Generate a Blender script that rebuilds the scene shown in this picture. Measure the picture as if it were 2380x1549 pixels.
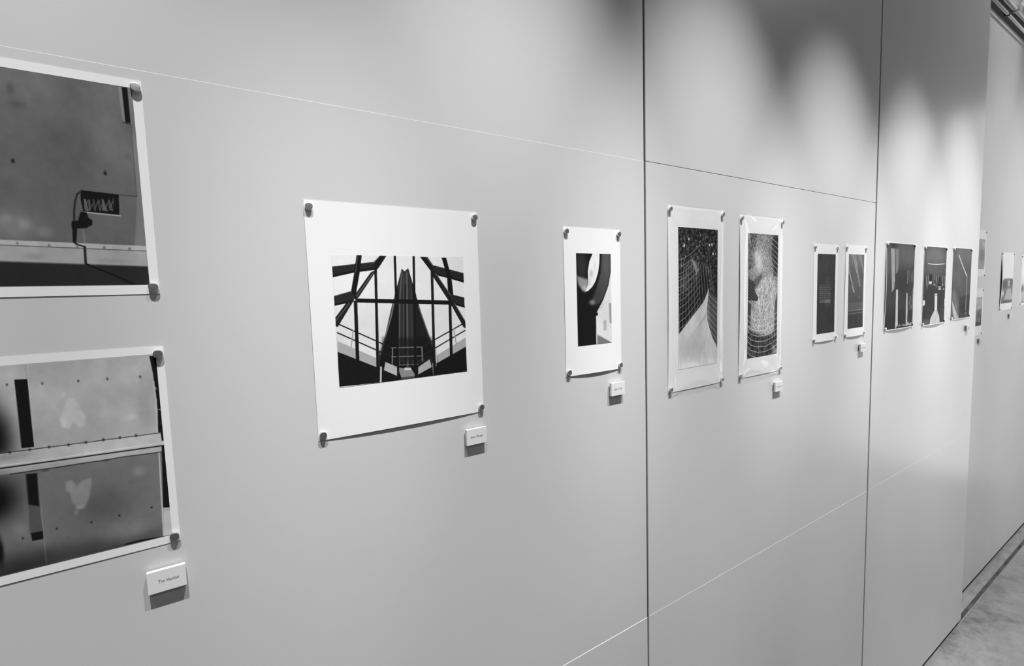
import bpy, bmesh, math, random
import numpy as np
from mathutils import Matrix, Vector

for o in list(bpy.data.objects):
    bpy.data.objects.remove(o)
scene = bpy.context.scene
COL = scene.collection

# ------------------------------------------------------------------ camera
# world: X runs along the hanging wall, Y into it, Z up; the wall face is Y = 0.75, the floor Z = 0
FPX, YAW, PITCH, ROLL = 1129.05, 0.582804, -0.082777, -0.030197
CAM_Z = 1.8232
cy, sy, cp, sp = math.cos(YAW), math.sin(YAW), math.cos(PITCH), math.sin(PITCH)
fwd = Vector((sy*cp, cy*cp, sp)); rgt = Vector((cy, -sy, 0)); up = rgt.cross(fwd)
cr, sr = math.cos(ROLL), math.sin(ROLL)
r2 = rgt*cr + up*sr; u2 = -rgt*sr + up*cr
cam_data = bpy.data.cameras.new('camera')
cam_data.sensor_fit = 'HORIZONTAL'; cam_data.sensor_width = 36.0
cam_data.lens = FPX/2380*36.0; cam_data.clip_start = 0.02; cam_data.clip_end = 100
cam = bpy.data.objects.new('camera', cam_data); COL.objects.link(cam)
cam.matrix_world = Matrix(((r2.x, u2.x, -fwd.x, 0), (r2.y, u2.y, -fwd.y, 0), (r2.z, u2.z, -fwd.z, CAM_Z), (0, 0, 0, 1)))
scene.camera = cam

# ------------------------------------------------------------------ light and exposure
world = bpy.data.worlds.new('world'); scene.world = world; world.use_nodes = True
world.node_tree.nodes['Background'].inputs[0].default_value = (.5, .5, .5, 1)
world.node_tree.nodes['Background'].inputs[1].default_value = 0.15
vs = scene.view_settings
vs.view_transform = 'Standard'; vs.look = 'None'; vs.gamma = 1; vs.use_curve_mapping = False
vs.exposure = 0.0

def spot(x, power, half, aim_z=2.0, y=-.15, z=3.8, blend=.8, radius=.03, aim_x=None):
    d = bpy.data.lights.new('track_and_fill_spot', 'SPOT'); d.energy = power; d.spot_size = 2*math.radians(half)
    d.spot_blend = blend; d.shadow_soft_size = radius; d.color = (1, 1, 1)
    o = bpy.data.objects.new('track_and_fill_spot', d); COL.objects.link(o)
    o.location = (x, y, z)
    o.rotation_euler = (Vector((x if aim_x is None else aim_x, .75, aim_z)) - Vector(o.location)).to_track_quat('-Z', 'Y').to_euler()
for _x, _p, _a in ((-1.4, 215, 1.45), (-.77, 222, 1.45), (-.15, 232, 1.4), (.48, 275, 1.4), (1.11, 275, 1.4), (1.73, 265, 1.4), (2.38, 245, 1.4), (2.97, 235, 1.4)):
    spot(_x, _p, 17.0, aim_z=_a, blend=1.0, radius=.02)
for _x in (4.3, 5.2):
    spot(_x, 150, 34.0, aim_z=1.0, y=-1.2, z=4.2, blend=1.0, radius=.05)
spot(4.5, 35, 12.0, aim_z=3.2, y=-.5, z=4.2, blend=.8, radius=.03, aim_x=3.95)  # added spot, not a known lamp; brightens the conduit pipes
spot(3.7, 26, 48.0, aim_z=2.9, y=-.3, z=4.1, blend=1.0, radius=.05, aim_x=3.3)  # added wide fill that lifts the upper end of the panelled wall

def area(name, loc, sx, sy_, power, target):
    d = bpy.data.lights.new(name, 'AREA'); d.shape = 'RECTANGLE'; d.size = sx; d.size_y = sy_; d.energy = power
    o = bpy.data.objects.new(name, d); COL.objects.link(o); o.location = loc
    o.rotation_euler = (Vector(target) - Vector(loc)).to_track_quat('-Z', 'Y').to_euler()
area('ambient_fill', (1.0, -2.6, 4.35), 5.0, .6, 27, (1.0, -2.6, 0))  # unseen area light added to raise the room's ambient level

# ------------------------------------------------------------------ materials
def mat(name, v, rough=.6, metal=0.0, spec=.5):
    m = bpy.data.materials.new(name); m.use_nodes = True
    b = m.node_tree.nodes['Principled BSDF']
    b.inputs['Base Color'].default_value = (v, v, v, 1)
    b.inputs['Roughness'].default_value = rough; b.inputs['Metallic'].default_value = metal
    b.inputs['Specular IOR Level'].default_value = spec
    return m
def bump(m, scale, strength, dist=.001, detail=3):
    nt = m.node_tree; b = nt.nodes['Principled BSDF']
    tc = nt.nodes.new('ShaderNodeTexCoord'); n = nt.nodes.new('ShaderNodeTexNoise')
    n.inputs['Scale'].default_value = scale; n.inputs['Detail'].default_value = detail
    bm_ = nt.nodes.new('ShaderNodeBump'); bm_.inputs['Strength'].default_value = strength; bm_.inputs['Distance'].default_value = dist
    nt.links.new(tc.outputs['Object'], n.inputs['Vector']); nt.links.new(n.outputs['Fac'], bm_.inputs['Height'])
    nt.links.new(bm_.outputs['Normal'], b.inputs['Normal'])
def mottle(m, scale, lo, hi, detail=4, stretch=(1, 1, 1), dist=0.0):
    nt = m.node_tree; b = nt.nodes['Principled BSDF']
    tc = nt.nodes.new('ShaderNodeTexCoord'); mp = nt.nodes.new('ShaderNodeMapping'); mp.inputs['Scale'].default_value = stretch
    n = nt.nodes.new('ShaderNodeTexNoise'); n.inputs['Scale'].default_value = scale; n.inputs['Detail'].default_value = detail
    n.inputs['Distortion'].default_value = dist
    r = nt.nodes.new('ShaderNodeValToRGB')
    r.color_ramp.elements[0].position = .3; r.color_ramp.elements[1].position = .72
    r.color_ramp.elements[0].color = (lo, lo, lo, 1); r.color_ramp.elements[1].color = (hi, hi, hi, 1)
    nt.links.new(tc.outputs['Object'], mp.inputs['Vector']); nt.links.new(mp.outputs['Vector'], n.inputs['Vector'])
    nt.links.new(n.outputs['Fac'], r.inputs['Fac']); nt.links.new(r.outputs['Color'], b.inputs['Base Color'])

M_PANEL = mat('painted_panel', .64, .33, spec=.38); mottle(M_PANEL, 3.0, .625, .655); bump(M_PANEL, 260, .05, .0006)
M_FAR = mat('painted_wall', .56, .42, spec=.3); mottle(M_FAR, 2.0, .57, .63); bump(M_FAR, 200, .06, .0006)
M_BACK = mat('backing_gap_shade', .025, .9, spec=.1)  # backing tone, also used as painted shade in seams and foot gaps
M_FLOOR = mat('concrete_floor', .4, .45)
M_FILL = mat('groove_filler', .06, .8); mottle(M_FILL, 9, .02, .16, 6)
M_STRIP = mat('concrete_strip', .45, .7); mottle(M_STRIP, 9, .24, .42, 8, (1, 3, 1), .5)
M_CEIL = mat('dark_ceiling', .12, .9)
M_ROOM = mat('room_wall', .45, .8)
M_PAPER = mat('print_paper', .87, .55, spec=.3)
M_CARD = mat('foam_board', .80, .7, spec=.2)
M_CORE = mat('foam_core', .78, .9)
M_PAD = mat('mounting_tape', .03, .9)
M_INK = mat('black_ink', .02, .8, spec=.1)
M_STEEL = mat('brushed_steel', .68, .36, 1.0)
M_PIPE = mat('conduit_paint', .88, .3)
M_DARK = mat('dark_channel', .025, .6)
M_FRAME = mat('window_frame', .3, .5)
M_PANE = bpy.data.materials.new('daylit_pane'); M_PANE.use_nodes = True
_b = M_PANE.node_tree.nodes['Principled BSDF']; _b.inputs['Base Color'].default_value = (.8, .8, .8, 1)
_b.inputs['Emission Color'].default_value = (1, 1, 1, 1); _b.inputs['Emission Strength'].default_value = 1.75

# concrete floor: broad stains, fine speckle
nt = M_FLOOR.node_tree; b = nt.nodes['Principled BSDF']
tc = nt.nodes.new('ShaderNodeTexCoord')
n1 = nt.nodes.new('ShaderNodeTexNoise'); n1.inputs['Scale'].default_value = 3.2; n1.inputs['Detail'].default_value = 9; n1.inputs['Roughness'].default_value = .62; n1.inputs['Distortion'].default_value = .6
n2 = nt.nodes.new('ShaderNodeTexNoise'); n2.inputs['Scale'].default_value = 26; n2.inputs['Detail'].default_value = 10; n2.inputs['Roughness'].default_value = .7; n2.inputs['Distortion'].default_value = .8
mx = nt.nodes.new('ShaderNodeMath'); mx.operation = 'MULTIPLY_ADD'; mx.inputs[1].default_value = .45
rp = nt.nodes.new('ShaderNodeValToRGB')
e = rp.color_ramp.elements
e[0].position = .52; e[0].color = (.15, .15, .15, 1); e[1].position = .90; e[1].color = (.42, .42, .42, 1)
em = e.new(.68); em.color = (.30, .30, .30, 1)
for n in (n1, n2): nt.links.new(tc.outputs['Object'], n.inputs['Vector'])
nt.links.new(n2.outputs['Fac'], mx.inputs[0]); nt.links.new(n1.outputs['Fac'], mx.inputs[2])
nt.links.new(mx.outputs[0], rp.inputs['Fac']); nt.links.new(rp.outputs['Color'], b.inputs['Base Color'])
bump(M_FLOOR, 30, .15, .002, 6)

def print_mat(name, rough, spec):
    m = mat(name, .5, rough, spec=spec)
    nt = m.node_tree; b = nt.nodes['Principled BSDF']
    a = nt.nodes.new('ShaderNodeAttribute'); a.attribute_name = 'ink'
    nt.links.new(a.outputs['Color'], b.inputs['Base Color'])
    return m
M_MATTE = print_mat('inkjet_print', .55, .015)
M_GLOSS = print_mat('glossy_print', .4, .01)

M_SLEEVE = bpy.data.materials.new('clear_plastic'); M_SLEEVE.use_nodes = True
nt = M_SLEEVE.node_tree; nt.nodes.clear()
out = nt.nodes.new('ShaderNodeOutputMaterial'); mixs = nt.nodes.new('ShaderNodeMixShader')
tr = nt.nodes.new('ShaderNodeBsdfTransparent'); gl = nt.nodes.new('ShaderNodeBsdfGlossy'); gl.inputs['Roughness'].default_value = .07
fr = nt.nodes.new('ShaderNodeLayerWeight')
pw5 = nt.nodes.new('ShaderNodeMath'); pw5.operation = 'POWER'; pw5.inputs[1].default_value = 5.0
mu = nt.nodes.new('ShaderNodeMath'); mu.operation = 'MULTIPLY_ADD'; mu.inputs[1].default_value = .8; mu.inputs[2].default_value = .06
nt.links.new(fr.outputs['Facing'], pw5.inputs[0]); nt.links.new(pw5.outputs[0], mu.inputs[0]); nt.links.new(mu.outputs[0], mixs.inputs[0])
nt.links.new(tr.outputs[0], mixs.inputs[1]); nt.links.new(gl.outputs[0], mixs.inputs[2]); nt.links.new(mixs.outputs[0], out.inputs[0])

# ------------------------------------------------------------------ helpers
def link(name, me, material, parent=None):
    o = bpy.data.objects.new(name, me); COL.objects.link(o)
    if material is not None and not me.materials: me.materials.append(material)
    if parent is not None: o.parent = parent
    return o
def tag(o, label, cat, group=None):
    o['label'] = label; o['category'] = cat
    if group: o['group'] = group
    return o
def empty(name, loc):
    o = bpy.data.objects.new(name, None); COL.objects.link(o); o.location = loc; o.empty_display_size = .05
    return o
def box_bm(x0, x1, y0, y1, z0, z1, bev=0, seg=1):
    bm = bmesh.new(); bmesh.ops.create_cube(bm, size=1)
    for v in bm.verts:
        v.co = Vector(((x0+x1)/2 + v.co.x*(x1-x0), (y0+y1)/2 + v.co.y*(y1-y0), (z0+z1)/2 + v.co.z*(z1-z0)))
    if bev: bmesh.ops.bevel(bm, geom=bm.edges[:], offset=bev, segments=seg, affect='EDGES')
    return bm
def to_mesh(name, bm, smooth=False):
    me = bpy.data.meshes.new(name); bm.to_mesh(me); bm.free()
    if smooth:
        for p in me.polygons: p.use_smooth = True
    return me
def box(name, x0, x1, y0, y1, z0, z1, m, parent=None, bev=0, seg=1):
    return link(name, to_mesh(name, box_bm(x0, x1, y0, y1, z0, z1, bev, seg)), m, parent)
def grid_mesh(name, P, smooth=True):
    """P: (rows, cols, 3) array of points -> quad mesh"""
    r, c = P.shape[:2]
    me = bpy.data.meshes.new(name)
    me.vertices.add(r*c); me.vertices.foreach_set('co', P.astype(np.float32).ravel())
    i = (np.arange(r-1)[:, None]*c + np.arange(c-1)[None]).ravel()
    q = np.stack([i, i+c, i+c+1, i+1], -1).astype(np.int32)
    me.loops.add(q.size); me.loops.foreach_set('vertex_index', q.ravel())
    me.polygons.add(len(q)); me.polygons.foreach_set('loop_start', np.arange(0, q.size, 4, dtype=np.int32))
    me.polygons.foreach_set('loop_total', np.full(len(q), 4, np.int32))
    me.polygons.foreach_set('use_smooth', np.full(len(q), smooth))
    me.update(calc_edges=True)
    return me
def tube(name, pts, rad, m, parent, n=12):
    pts = [Vector(p) for p in pts]; bm = bmesh.new(); rings = []
    for i, p in enumerate(pts):
        t = (pts[min(i+1, len(pts)-1)] - pts[max(i-1, 0)]).normalized()
        a = t.orthogonal().normalized() if abs(t.y) > .9 else t.cross(Vector((0, 1, 0))).normalized()
        b_ = t.cross(a)
        rings.append([bm.verts.new(p + (a*math.cos(k*2*math.pi/n) + b_*math.sin(k*2*math.pi/n))*rad) for k in range(n)])
    for A, B in zip(rings, rings[1:]):
        for k in range(n): bm.faces.new((A[k], A[(k+1) % n], B[(k+1) % n], B[k]))
    bm.faces.new(rings[0][::-1]); bm.faces.new(rings[-1])
    bmesh.ops.recalc_face_normals(bm, faces=bm.faces[:])
    return link(name, to_mesh(name, bm, True), m, parent)

# ------------------------------------------------------------------ the setting
def struct(o):
    o['kind'] = 'structure'; return o

# floor with a shallow groove that runs beside the recessed wall
prof = [(-6.0, 0), (.757, 0), (.757, -.010), (.774, -.010), (.774, 0), (.98, 0)]
bm = bmesh.new(); A = [bm.verts.new((-4, y, z)) for y, z in prof]; B = [bm.verts.new((5.7, y, z)) for y, z in prof]
for k in range(len(prof)-1): bm.faces.new((A[k], B[k], B[k+1], A[k+1]))
bmesh.ops.recalc_face_normals(bm, faces=bm.faces[:])
if bm.faces[0].normal.z < 0: bmesh.ops.reverse_faces(bm, faces=bm.faces[:])
floor = struct(link('floor', to_mesh('floor', bm), M_FLOOR))
box('groove_filler', 3.0, 5.6, .7575, .7735, -.0098, -.005, M_FILL, floor)
box('groove_lip', 3.295, 5.6, .7535, .7568, -.0004, .0005, M_STRIP, floor)
box('edge_strip', 2.9, 5.6, .7745, .824, -.0004, .0008, M_STRIP, floor)

wall_left = struct(box('wall_left', -4.0, 3.283, .772, .812, 0.0, 4.4, M_BACK))
ROWS = [.026, 1.0435, 2.104, 3.16, 4.21]
COLS = [-2.78, -1.567, -.354, .859, 2.0715, 3.291]
HALF = [.003, .003, .003, .003, .0048, 0]
PROUD = {(2, 0): .0012, (2, 1): .0004, (3, 0): .0003, (4, 0): .0003, (4, 1): .0001}
TUCK = {(2, 2), (2, 1), (3, 1), (4, 1), (4, 2)}     # panels whose foot sits behind the one below
for c in range(5):
    for r in range(4):
        pr = PROUD.get((c, r), 0)
        box('wall_panel', COLS[c]+HALF[c], COLS[c+1]-HALF[c+1], .75-pr, .770, ROWS[r]+(-.003 if (c, r) in TUCK else .0004), ROWS[r+1]-.0004, M_PANEL, wall_left, .0009)
for c in (1, 2, 3, 4):
    box('seam_shade', COLS[c]-HALF[c]+.0004, COLS[c]+HALF[c]-.0004, .7535, .771, .03, 4.2, M_BACK, wall_left)  # near-black strip set in each open gap to stand in for its shade
box('foot_gap_shade', -2.78, 3.28, .757, .772, 0, .0259, M_BACK, wall_left)  # black board added as the shadow under the raised panels
box('end_panel', 3.2835, 3.291, .7702, .8185, .012, 4.21, M_PANEL, wall_left, .0006)

wall_far = struct(box('wall_far', 2.9, 5.6, .82, .95, .026, 4.4, M_FAR, None, .001))
box('foot_gap_shade', 2.92, 5.58, .827, .9, 0.0, .0259, M_BACK, wall_far)  # black board standing in for the shade below the far wall
struct(box('ceiling', -4, 5.7, -6, .98, 4.4, 4.5, M_CEIL))
struct(box('wall_opposite', -4, 5.7, -6.1, -6, 0, 4.4, M_ROOM))
struct(box('wall_behind', -4.1, -4, -6, .98, 0, 4.4, M_ROOM))
# end wall with a tall glazed opening down to the floor
WY0, WY1, WZ = -1.35, .45, 3.3
wr = struct(box('wall_right', 5.6, 5.7, -6, WY0, 0, 4.4, M_ROOM))
box('wall_pier', 5.6, 5.7, WY1, .98, 0, 4.4, M_ROOM, wr)
box('wall_above_window', 5.6, 5.7, WY0, WY1, WZ, 4.4, M_ROOM, wr)
win = struct(box('window_1', 5.6, 5.66, WY0, WY1, 0, .06, M_FRAME))
box('frame_head', 5.6, 5.66, WY0, WY1, WZ-.06, WZ, M_FRAME, win)
for k in range(3):
    y = WY0 + k*(WY1-WY0-.05)/2
    box('mullion', 5.6, 5.66, y, y+.05, .06, WZ-.06, M_FRAME, win)
for k in range(2):
    y = WY0 + .05 + k*(WY1-WY0-.05)/2
    box('pane', 5.63, 5.64, y, y+(WY1-WY0-.15)/2, .06, WZ-.06, M_PANE, win)

# ------------------------------------------------------------------ conduit high on the recessed wall
cond = tag(empty('wall_conduit', (3.3, .80, 3.25)), 'pair of metal conduit pipes with a drop pipe, high on the recessed wall', 'conduit')
W = Matrix.Translation((-3.3, -.80, -3.25))
def cpart(o): o.matrix_local = W; return o
cpart(tube('lower_pipe', [(3.3, .786, 3.227), (5.58, .786, 3.227)], .0065, M_PIPE, cond))
cpart(tube('upper_pipe', [(3.3, .786, 3.292), (5.58, .786, 3.292)], .0065, M_PIPE, cond))
cpart(box('back_channel_shade', 3.3, 5.58, .800, .8198, 3.236, 3.300, M_DARK, cond, .002))  # plate behind the pipes; its lower dark band stands in for their shadow
bend = [(3.965, .774, 4.2), (3.965, .774, 3.36)] + [(3.965-.05*(1-math.cos(a)), .774, 3.36-.05*math.sin(a)) for a in (i*math.pi/2/6 for i in range(1, 7))]
cpart(tube('drop_pipe', bend, .011, M_PIPE, cond))
cpart(box('coupling', 3.898, 3.922, .764, .802, 3.281, 3.303, M_PIPE, cond, .005, 2))
cpart(box('clamp', 3.745, 3.760, .777, .802, 3.218, 3.238, M_DARK, cond, .002))

# ------------------------------------------------------------------ drawings on the prints (millimetres from the top left of each picture)
ART = {
'lamp_wall': (196,84,0.62,0.14,[
('b',97,35.3,47.3,0.7,185.4,24.7),('b',78,39.2,51.4,0.6,213.2,91),('b',100,21.4,67.6,0.6,263.3,27.8),('b',96,17.6,23.2,0.4,206.1,15),('b',112,23.7,17.3,0.6,168,168.4),
('b',122,4.8,6.6,0.7,179.5,165.9),('b',118,5.5,5.7,0.6,165.9,160.9),('b',114,7.4,5.9,0.6,194.7,173.4),('b',92,24.2,22.8,0.5,243,164.7),('b',66,3.1,6.4,0.6,180.2,21),
('b',68,6.2,4.9,0.6,185,37.8),('b',70,9.1,7.9,0.4,216.4,69),('b',75,8.4,7.6,0.5,171.5,126.3),('b',72,3.4,5.5,0.6,275.7,81.2),
('p',104,0.57,0.8,[281.7,42.6,286,0.3,286.5,119.9,287.1,187.3,274.6,186.6,281.1,127.1]),('p',118,0.56,0.8,[272.5,1.2,276.1,1,276.4,41.2,274.1,41.2]),
('p',104,0.38,1,[281.1,0.6,286,0.3,287.8,44.1,281.2,42.3]),('p',4,0.19,1,[276.1,0.8,281.2,0.4,281.3,41,276.4,41.2]),('l',36,1.03,0.19,1,[274.1,41.6,281.7,42.8]),
('l',70,0.69,0.19,1,[281.5,43.1,281,127.2]),('l',46,0.84,0.19,1,[262.6,127,281.1,127.4]),('b',22,1.4,2.3,1,175.9,98.2),('b',24,1.5,2.3,1,253.1,103),
('l',40,0.66,0,1,[253.2,99.9,253.3,102.7]),('p',14,0.18,1,[229.6,124.5,263.6,126.7,262.6,151.2,237.8,150.3,230,149.1,228.7,135.1]),
('p',84,0.27,1,[231.4,133.8,233.4,134.7,235.1,148.4,231.4,147.4]),('p',75,0.27,1,[235.4,134.8,237,134.4,236.7,148.3,234.9,147.2]),
('p',62,0.27,1,[239.5,133.2,240.9,134.1,241.4,148,239.7,146.9]),('p',62,0.27,1,[243.8,134.6,246.1,133.7,245.5,147.7,244.2,146.6]),
('p',84,0.28,1,[247.8,132.8,249.2,133.5,252.1,147.3,247.1,146.4]),('p',62,0.28,1,[253.2,133.8,254.9,133,257.6,146.9,253.3,146]),
('p',62,0.28,1,[257.6,131.1,260.1,132.6,259.4,146.8,258.1,145.6]),('l',88,0.65,0.18,1,[231.8,145.5,235.1,135.7]),('l',88,0.68,0.18,1,[236.3,145.3,239.3,139.1]),
('l',88,0.67,0.18,1,[240.8,144.4,244,136.3]),('l',88,0.67,0.18,1,[245.1,146.4,248.4,137]),('l',88,0.68,0.18,1,[249.7,145.1,252.9,137.1]),
('l',88,0.69,0.19,1,[254.5,142.6,257.7,135.3]),('p',8,0.19,1,[259,126.9,263.6,126.9,262.6,150.3,258,149.8]),('l',138,1.65,0.18,1,[231.5,149.6,263.1,151.6]),
('l',34,1.74,0.18,1,[229.9,126.1,226.3,129.2,223.8,137.5,221.9,149.7,221.3,161]),
('p',10,0.27,1,[227.6,149.3,232.8,149.6,233.9,155.4,237.4,158.9,236.7,163.8,231.3,167.7,223.8,168.5,218.3,168,218.9,160.5,224.5,159.6]),
('p',22,0.18,1,[218.9,167.5,223.3,167.3,221.1,185.2,218,185.3]),('l',112,0.95,0.18,1,[228.4,169.1,228.3,186.9]),
('p',138,0.25,1,[158.5,183.5,286.4,186.9,285.4,211.6,93,204.4,95,181.8]),('p',150,0.17,1,[158.5,183.5,286.4,186.9,286.2,192.3,158.1,188.7,94.6,186.2,95,181.8]),
('l',58,0.78,0.17,1,[94.5,186.8,158.1,189.1,286.1,193]),('b',118,8.7,3.9,0.7,183.8,200.9),('b',120,13.3,2.9,0.5,253,205),
('p',36,0.33,1,[92.9,205,156.6,207,285.4,211.9,285.2,234.5,90.3,234.5]),('l',78,1.36,0.5,0.8,[92.9,204.8,156.6,206.8,285.4,211.6]),('b',84,1.1,1.6,0.9,172.1,186.7),
('b',84,1.2,1.6,0.9,197.7,188.3),('b',84,1.2,1.6,0.9,221.7,188.9),('b',84,1.3,1.7,0.9,245.6,189.9),('b',84,1.4,1.7,0.9,269.2,190.6),('l',26,1.59,0.18,1,[220,185.7,228.1,189.5]),
('l',34,2.37,0.18,1,[228.1,189.1,227.5,208.8]),('l',12,1.84,0.19,1,[227.5,208.8,251.7,221.9,271.9,234.3]),
]),
'rail_wall': (198,150,0.62,0.17,[
('b',168,14.3,18.2,0.7,152.3,7.7),('b',160,21.2,18,0.5,260.1,20.2),('b',160,18.2,12.6,0.6,181,38.4),('b',140,41.6,17.3,0.5,204.3,83.2),('b',140,13.8,13.4,0.5,244,47.5),
('b',24,16.7,34.3,1,135,78.6),('b',10,21.5,51.5,1,118.6,75.5),('l',120,0.45,0.17,1,[167.4,1.1,167.9,17.4]),('l',172,0.59,0.17,1,[168.9,1.3,169,17.9]),
('p',16,0.21,1,[157.3,16.5,167.9,17.2,167.2,94.6,156.8,94.4]),('l',168,0.6,0.18,1,[168.1,17.8,167.6,94.7]),('b',56,0.9,1.6,1,151.1,21.4),('b',56,0.9,1.7,1,179.4,23.8),
('b',56,1,1.7,1,210.2,24.8),('b',56,1,1.8,1,236.4,25.6),('b',56,1.1,1.8,1,267.7,26.8),
('p',170,1.3,0.65,[200.2,43.3,205.4,44.5,209.7,56.1,213.6,68.6,212.4,78.1,207.2,79.8,202.3,71.5,197.5,79.4,191.6,77.2,190.3,68.1,194.5,55.4]),('b',180,2.2,4.3,0.5,193.9,72.6),
('b',166,2.5,3,0.8,196.6,38.5),('b',168,6.4,4.1,0.8,256,75.5),('b',120,7.2,27.5,0.4,269.2,67.3),
('p',16,0.25,1,[278.6,2,286.2,3,287.3,30.3,287.4,70.7,287.6,112.2,283.1,111.3,280.4,97.3,281.9,71.7,281.4,52.9,280.7,26]),('b',120,1.3,1.8,0.8,282.1,43.2),
('b',110,1.1,1.9,0.8,281.7,58.1),('b',90,0.9,1.4,0.7,286.8,34.9),('l',120,0.93,0.21,1,[279.8,69.5,287.5,71.2]),('l',172,1.29,0.31,1,[280.5,34.1,281.2,59.8,279.6,97.2]),
('b',70,1.5,1.4,0.8,285.2,88.2),('p',164,0.22,1,[72.7,94.5,139.2,96,282.8,99.4,283.2,110.4,288,112.3,288.3,118.3,137.6,115.9,70.9,114.4]),('b',120,17.2,5.3,0.7,147.4,101.9),
('l',42,1.03,0.17,1,[72.6,95,139.2,96.6,283.2,100.2]),('l',26,1.66,0.21,1,[71.2,111.4,137.8,113.3,287.2,117.1]),('l',186,1.09,0.28,1,[138,110.6,287.5,113.4]),
('b',36,1,1.6,1,147.1,97),('b',36,1,1.7,1,163.3,97.2),('b',36,1.1,1.7,1,179.3,97.5),('b',36,1.1,1.7,1,195.8,98.3),('b',36,1.1,1.7,1,211.3,98.3),('b',36,1.2,1.8,1,227.2,98.3),
('b',36,1.2,1.8,1,242.7,98.8),('b',36,1.2,1.8,1,258.2,99.2),('p',150,0.35,1,[137.6,115.9,287.5,118.6,282.5,124.8,182.1,121.9,137.2,120.8,70.4,120.1,70.9,114.4]),
('p',98,0.36,1,[70.4,120.1,137.2,120.8,182.1,121.9,282.5,124.8,276.2,234.5,238.8,232.5,127.8,233.6,60.3,235.1]),('b',10,23.5,26.4,1,126.5,146.8),('b',36,46.3,23.2,0.9,142.4,234.5),
('b',50,52.5,17.9,0.8,205.7,234),('b',60,35.8,9.3,0.6,251.6,230.2),('b',74,25.1,22.4,0.7,220.2,178.8),('b',122,21,13.8,0.5,241.9,215.3),('b',96,18.7,34.5,0.3,184.8,147.1),
('b',128,7.2,6.9,0.6,258,144.4),('b',120,5.8,8.4,0.5,147.8,186.7),('b',4,3.1,16.5,1,130.2,204.6),
('l',44,1.32,0.29,1,[145.8,121.4,182,122.4,211,122.7,227.9,123.3,243.5,123,257.8,123.8,282.5,124.8]),('b',50,3.4,1.3,0.8,227.8,123.7),('b',50,3,1.3,0.8,174.1,123.8),
('p',134,1.31,0.65,[190,141.8,194.6,139.8,199.2,148.5,204.8,143.2,212.6,141.5,212.3,149.9,208.7,166.2,203.8,177,197.9,176.7,193.7,167.5,192.7,155.7,189.6,150.9]),
('b',122,2.2,3.1,0.7,196.3,180.1),('b',146,3.2,2.2,0.6,199.7,174.3),('b',26,1,1.4,1,234.9,194.7),('b',26,1.1,1.4,1,266.9,193.4),('b',26,0.9,1.3,1,178.2,194.2),
('b',26,0.9,1.3,1,149.5,196.7),('b',26,1,1.3,1,208.7,195.4),('p',72,0.53,1,[157.6,150.9,166,155.3,166.3,193.7,155.4,192.5]),
('p',16,1.06,1,[157.8,124.3,167.2,125.4,165.7,163.8,157.2,159.4]),('p',16,0.27,1,[156.3,192.8,166.4,193.2,166.1,202.8,156.7,202.2]),('l',128,0.45,0.18,1,[167.4,125.9,166.4,232]),
('l',154,1.49,0.31,1,[279.4,125.5,276.3,233.6]),('p',12,0.21,1,[282.6,117.6,288.5,117.9,286.5,198.5,278.4,197]),('p',150,0.32,1,[278.3,197.2,286.7,198.6,286.8,202.5,278.1,201]),
('p',166,0.32,1,[278.6,201.4,286.8,203,285.1,236.3,276.2,234.5]),('l',8,2.09,0.31,1,[238.8,232.5,255.1,232.5,276.2,235]),('l',50,1.11,0.39,1,[189.3,232.6,212.6,232.2,238.8,232.8]),
]),
'church_window': (232,224,0.6,0,[
('b',205,115.7,45.1,0.5,80.9,118.9),('b',236,26.2,26.6,0.4,19.1,39.5),('b',210,26.9,18,0.5,198.5,11.7),('b',214,22.6,29.7,0.4,161.4,100.6),('b',196,15.4,16,0.4,0.9,129.4),
('p',165,0.22,1,[1,128.1,58.7,159.4,57.8,174.5,0.5,144.7]),('p',165,0.26,1,[217.2,139.2,217.2,155.7,161,179.2,161,165]),('p',14,0.22,1,[0.5,144.2,60.7,175.1,62.2,198.5,-1,197.2]),
('p',9,0.26,1,[217.2,155.1,217.4,201,156.7,200,159.7,178.5]),('p',22,0.23,1,[60.9,170.9,72,177.8,97.6,194.6,97.9,200.4,61.7,198.4]),
('p',16,0.25,1,[122,195.2,151,183.6,157.5,184.3,156.7,200,121.8,198.7]),('p',20,0.24,1,[62,149.8,158.7,158.8,158.7,200.2,124.9,199.7,62.2,198.5]),
('l',34,0.82,0.22,1,[2.5,155.1,58.2,177.6]),('l',34,0.82,0.22,1,[2.2,161,58,181.3]),('l',34,0.82,0.22,1,[1.8,166.9,57.9,184.9]),('l',34,0.82,0.22,1,[1.5,172.8,57.7,188.6]),
('l',34,0.82,0.22,1,[1.1,178.8,57.5,192.2]),('l',34,0.83,0.22,1,[0.8,184.7,57.3,195.9]),('l',34,0.83,0.22,1,[0.4,190.6,57.1,199.5]),
('p',48,0.23,1,[107.1,20,111.6,24.5,117.9,19.4,129.2,61.1,131.5,77.1,156.2,155.6,159.6,180,61.3,162.4,67.9,146.2,89,74.1,96.6,51.8]),
('p',22,0.23,1,[97.1,54.6,100.2,51.8,95.8,171.7,65.9,162.9,70.8,146.4,89,85.4]),('p',34,0.24,1,[118.4,20.8,128.6,61.1,155.9,163,126.4,169.1,126.1,75.5]),
('l',86,2.37,0.58,1,[106.9,23.6,100.8,74.6,95,174.5]),('l',84,3.02,0.59,1,[115.1,26.5,109,179]),('l',70,1.8,0.59,1,[109.6,29.3,102.3,172.4]),
('l',60,1.83,0.59,1,[121.7,40.8,117.3,177]),('l',30,2.41,0.59,1,[111.7,46.4,105.6,178.6]),('l',112,2.02,0.43,1,[95,60.2,85.5,96.6,64,154.3]),
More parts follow.
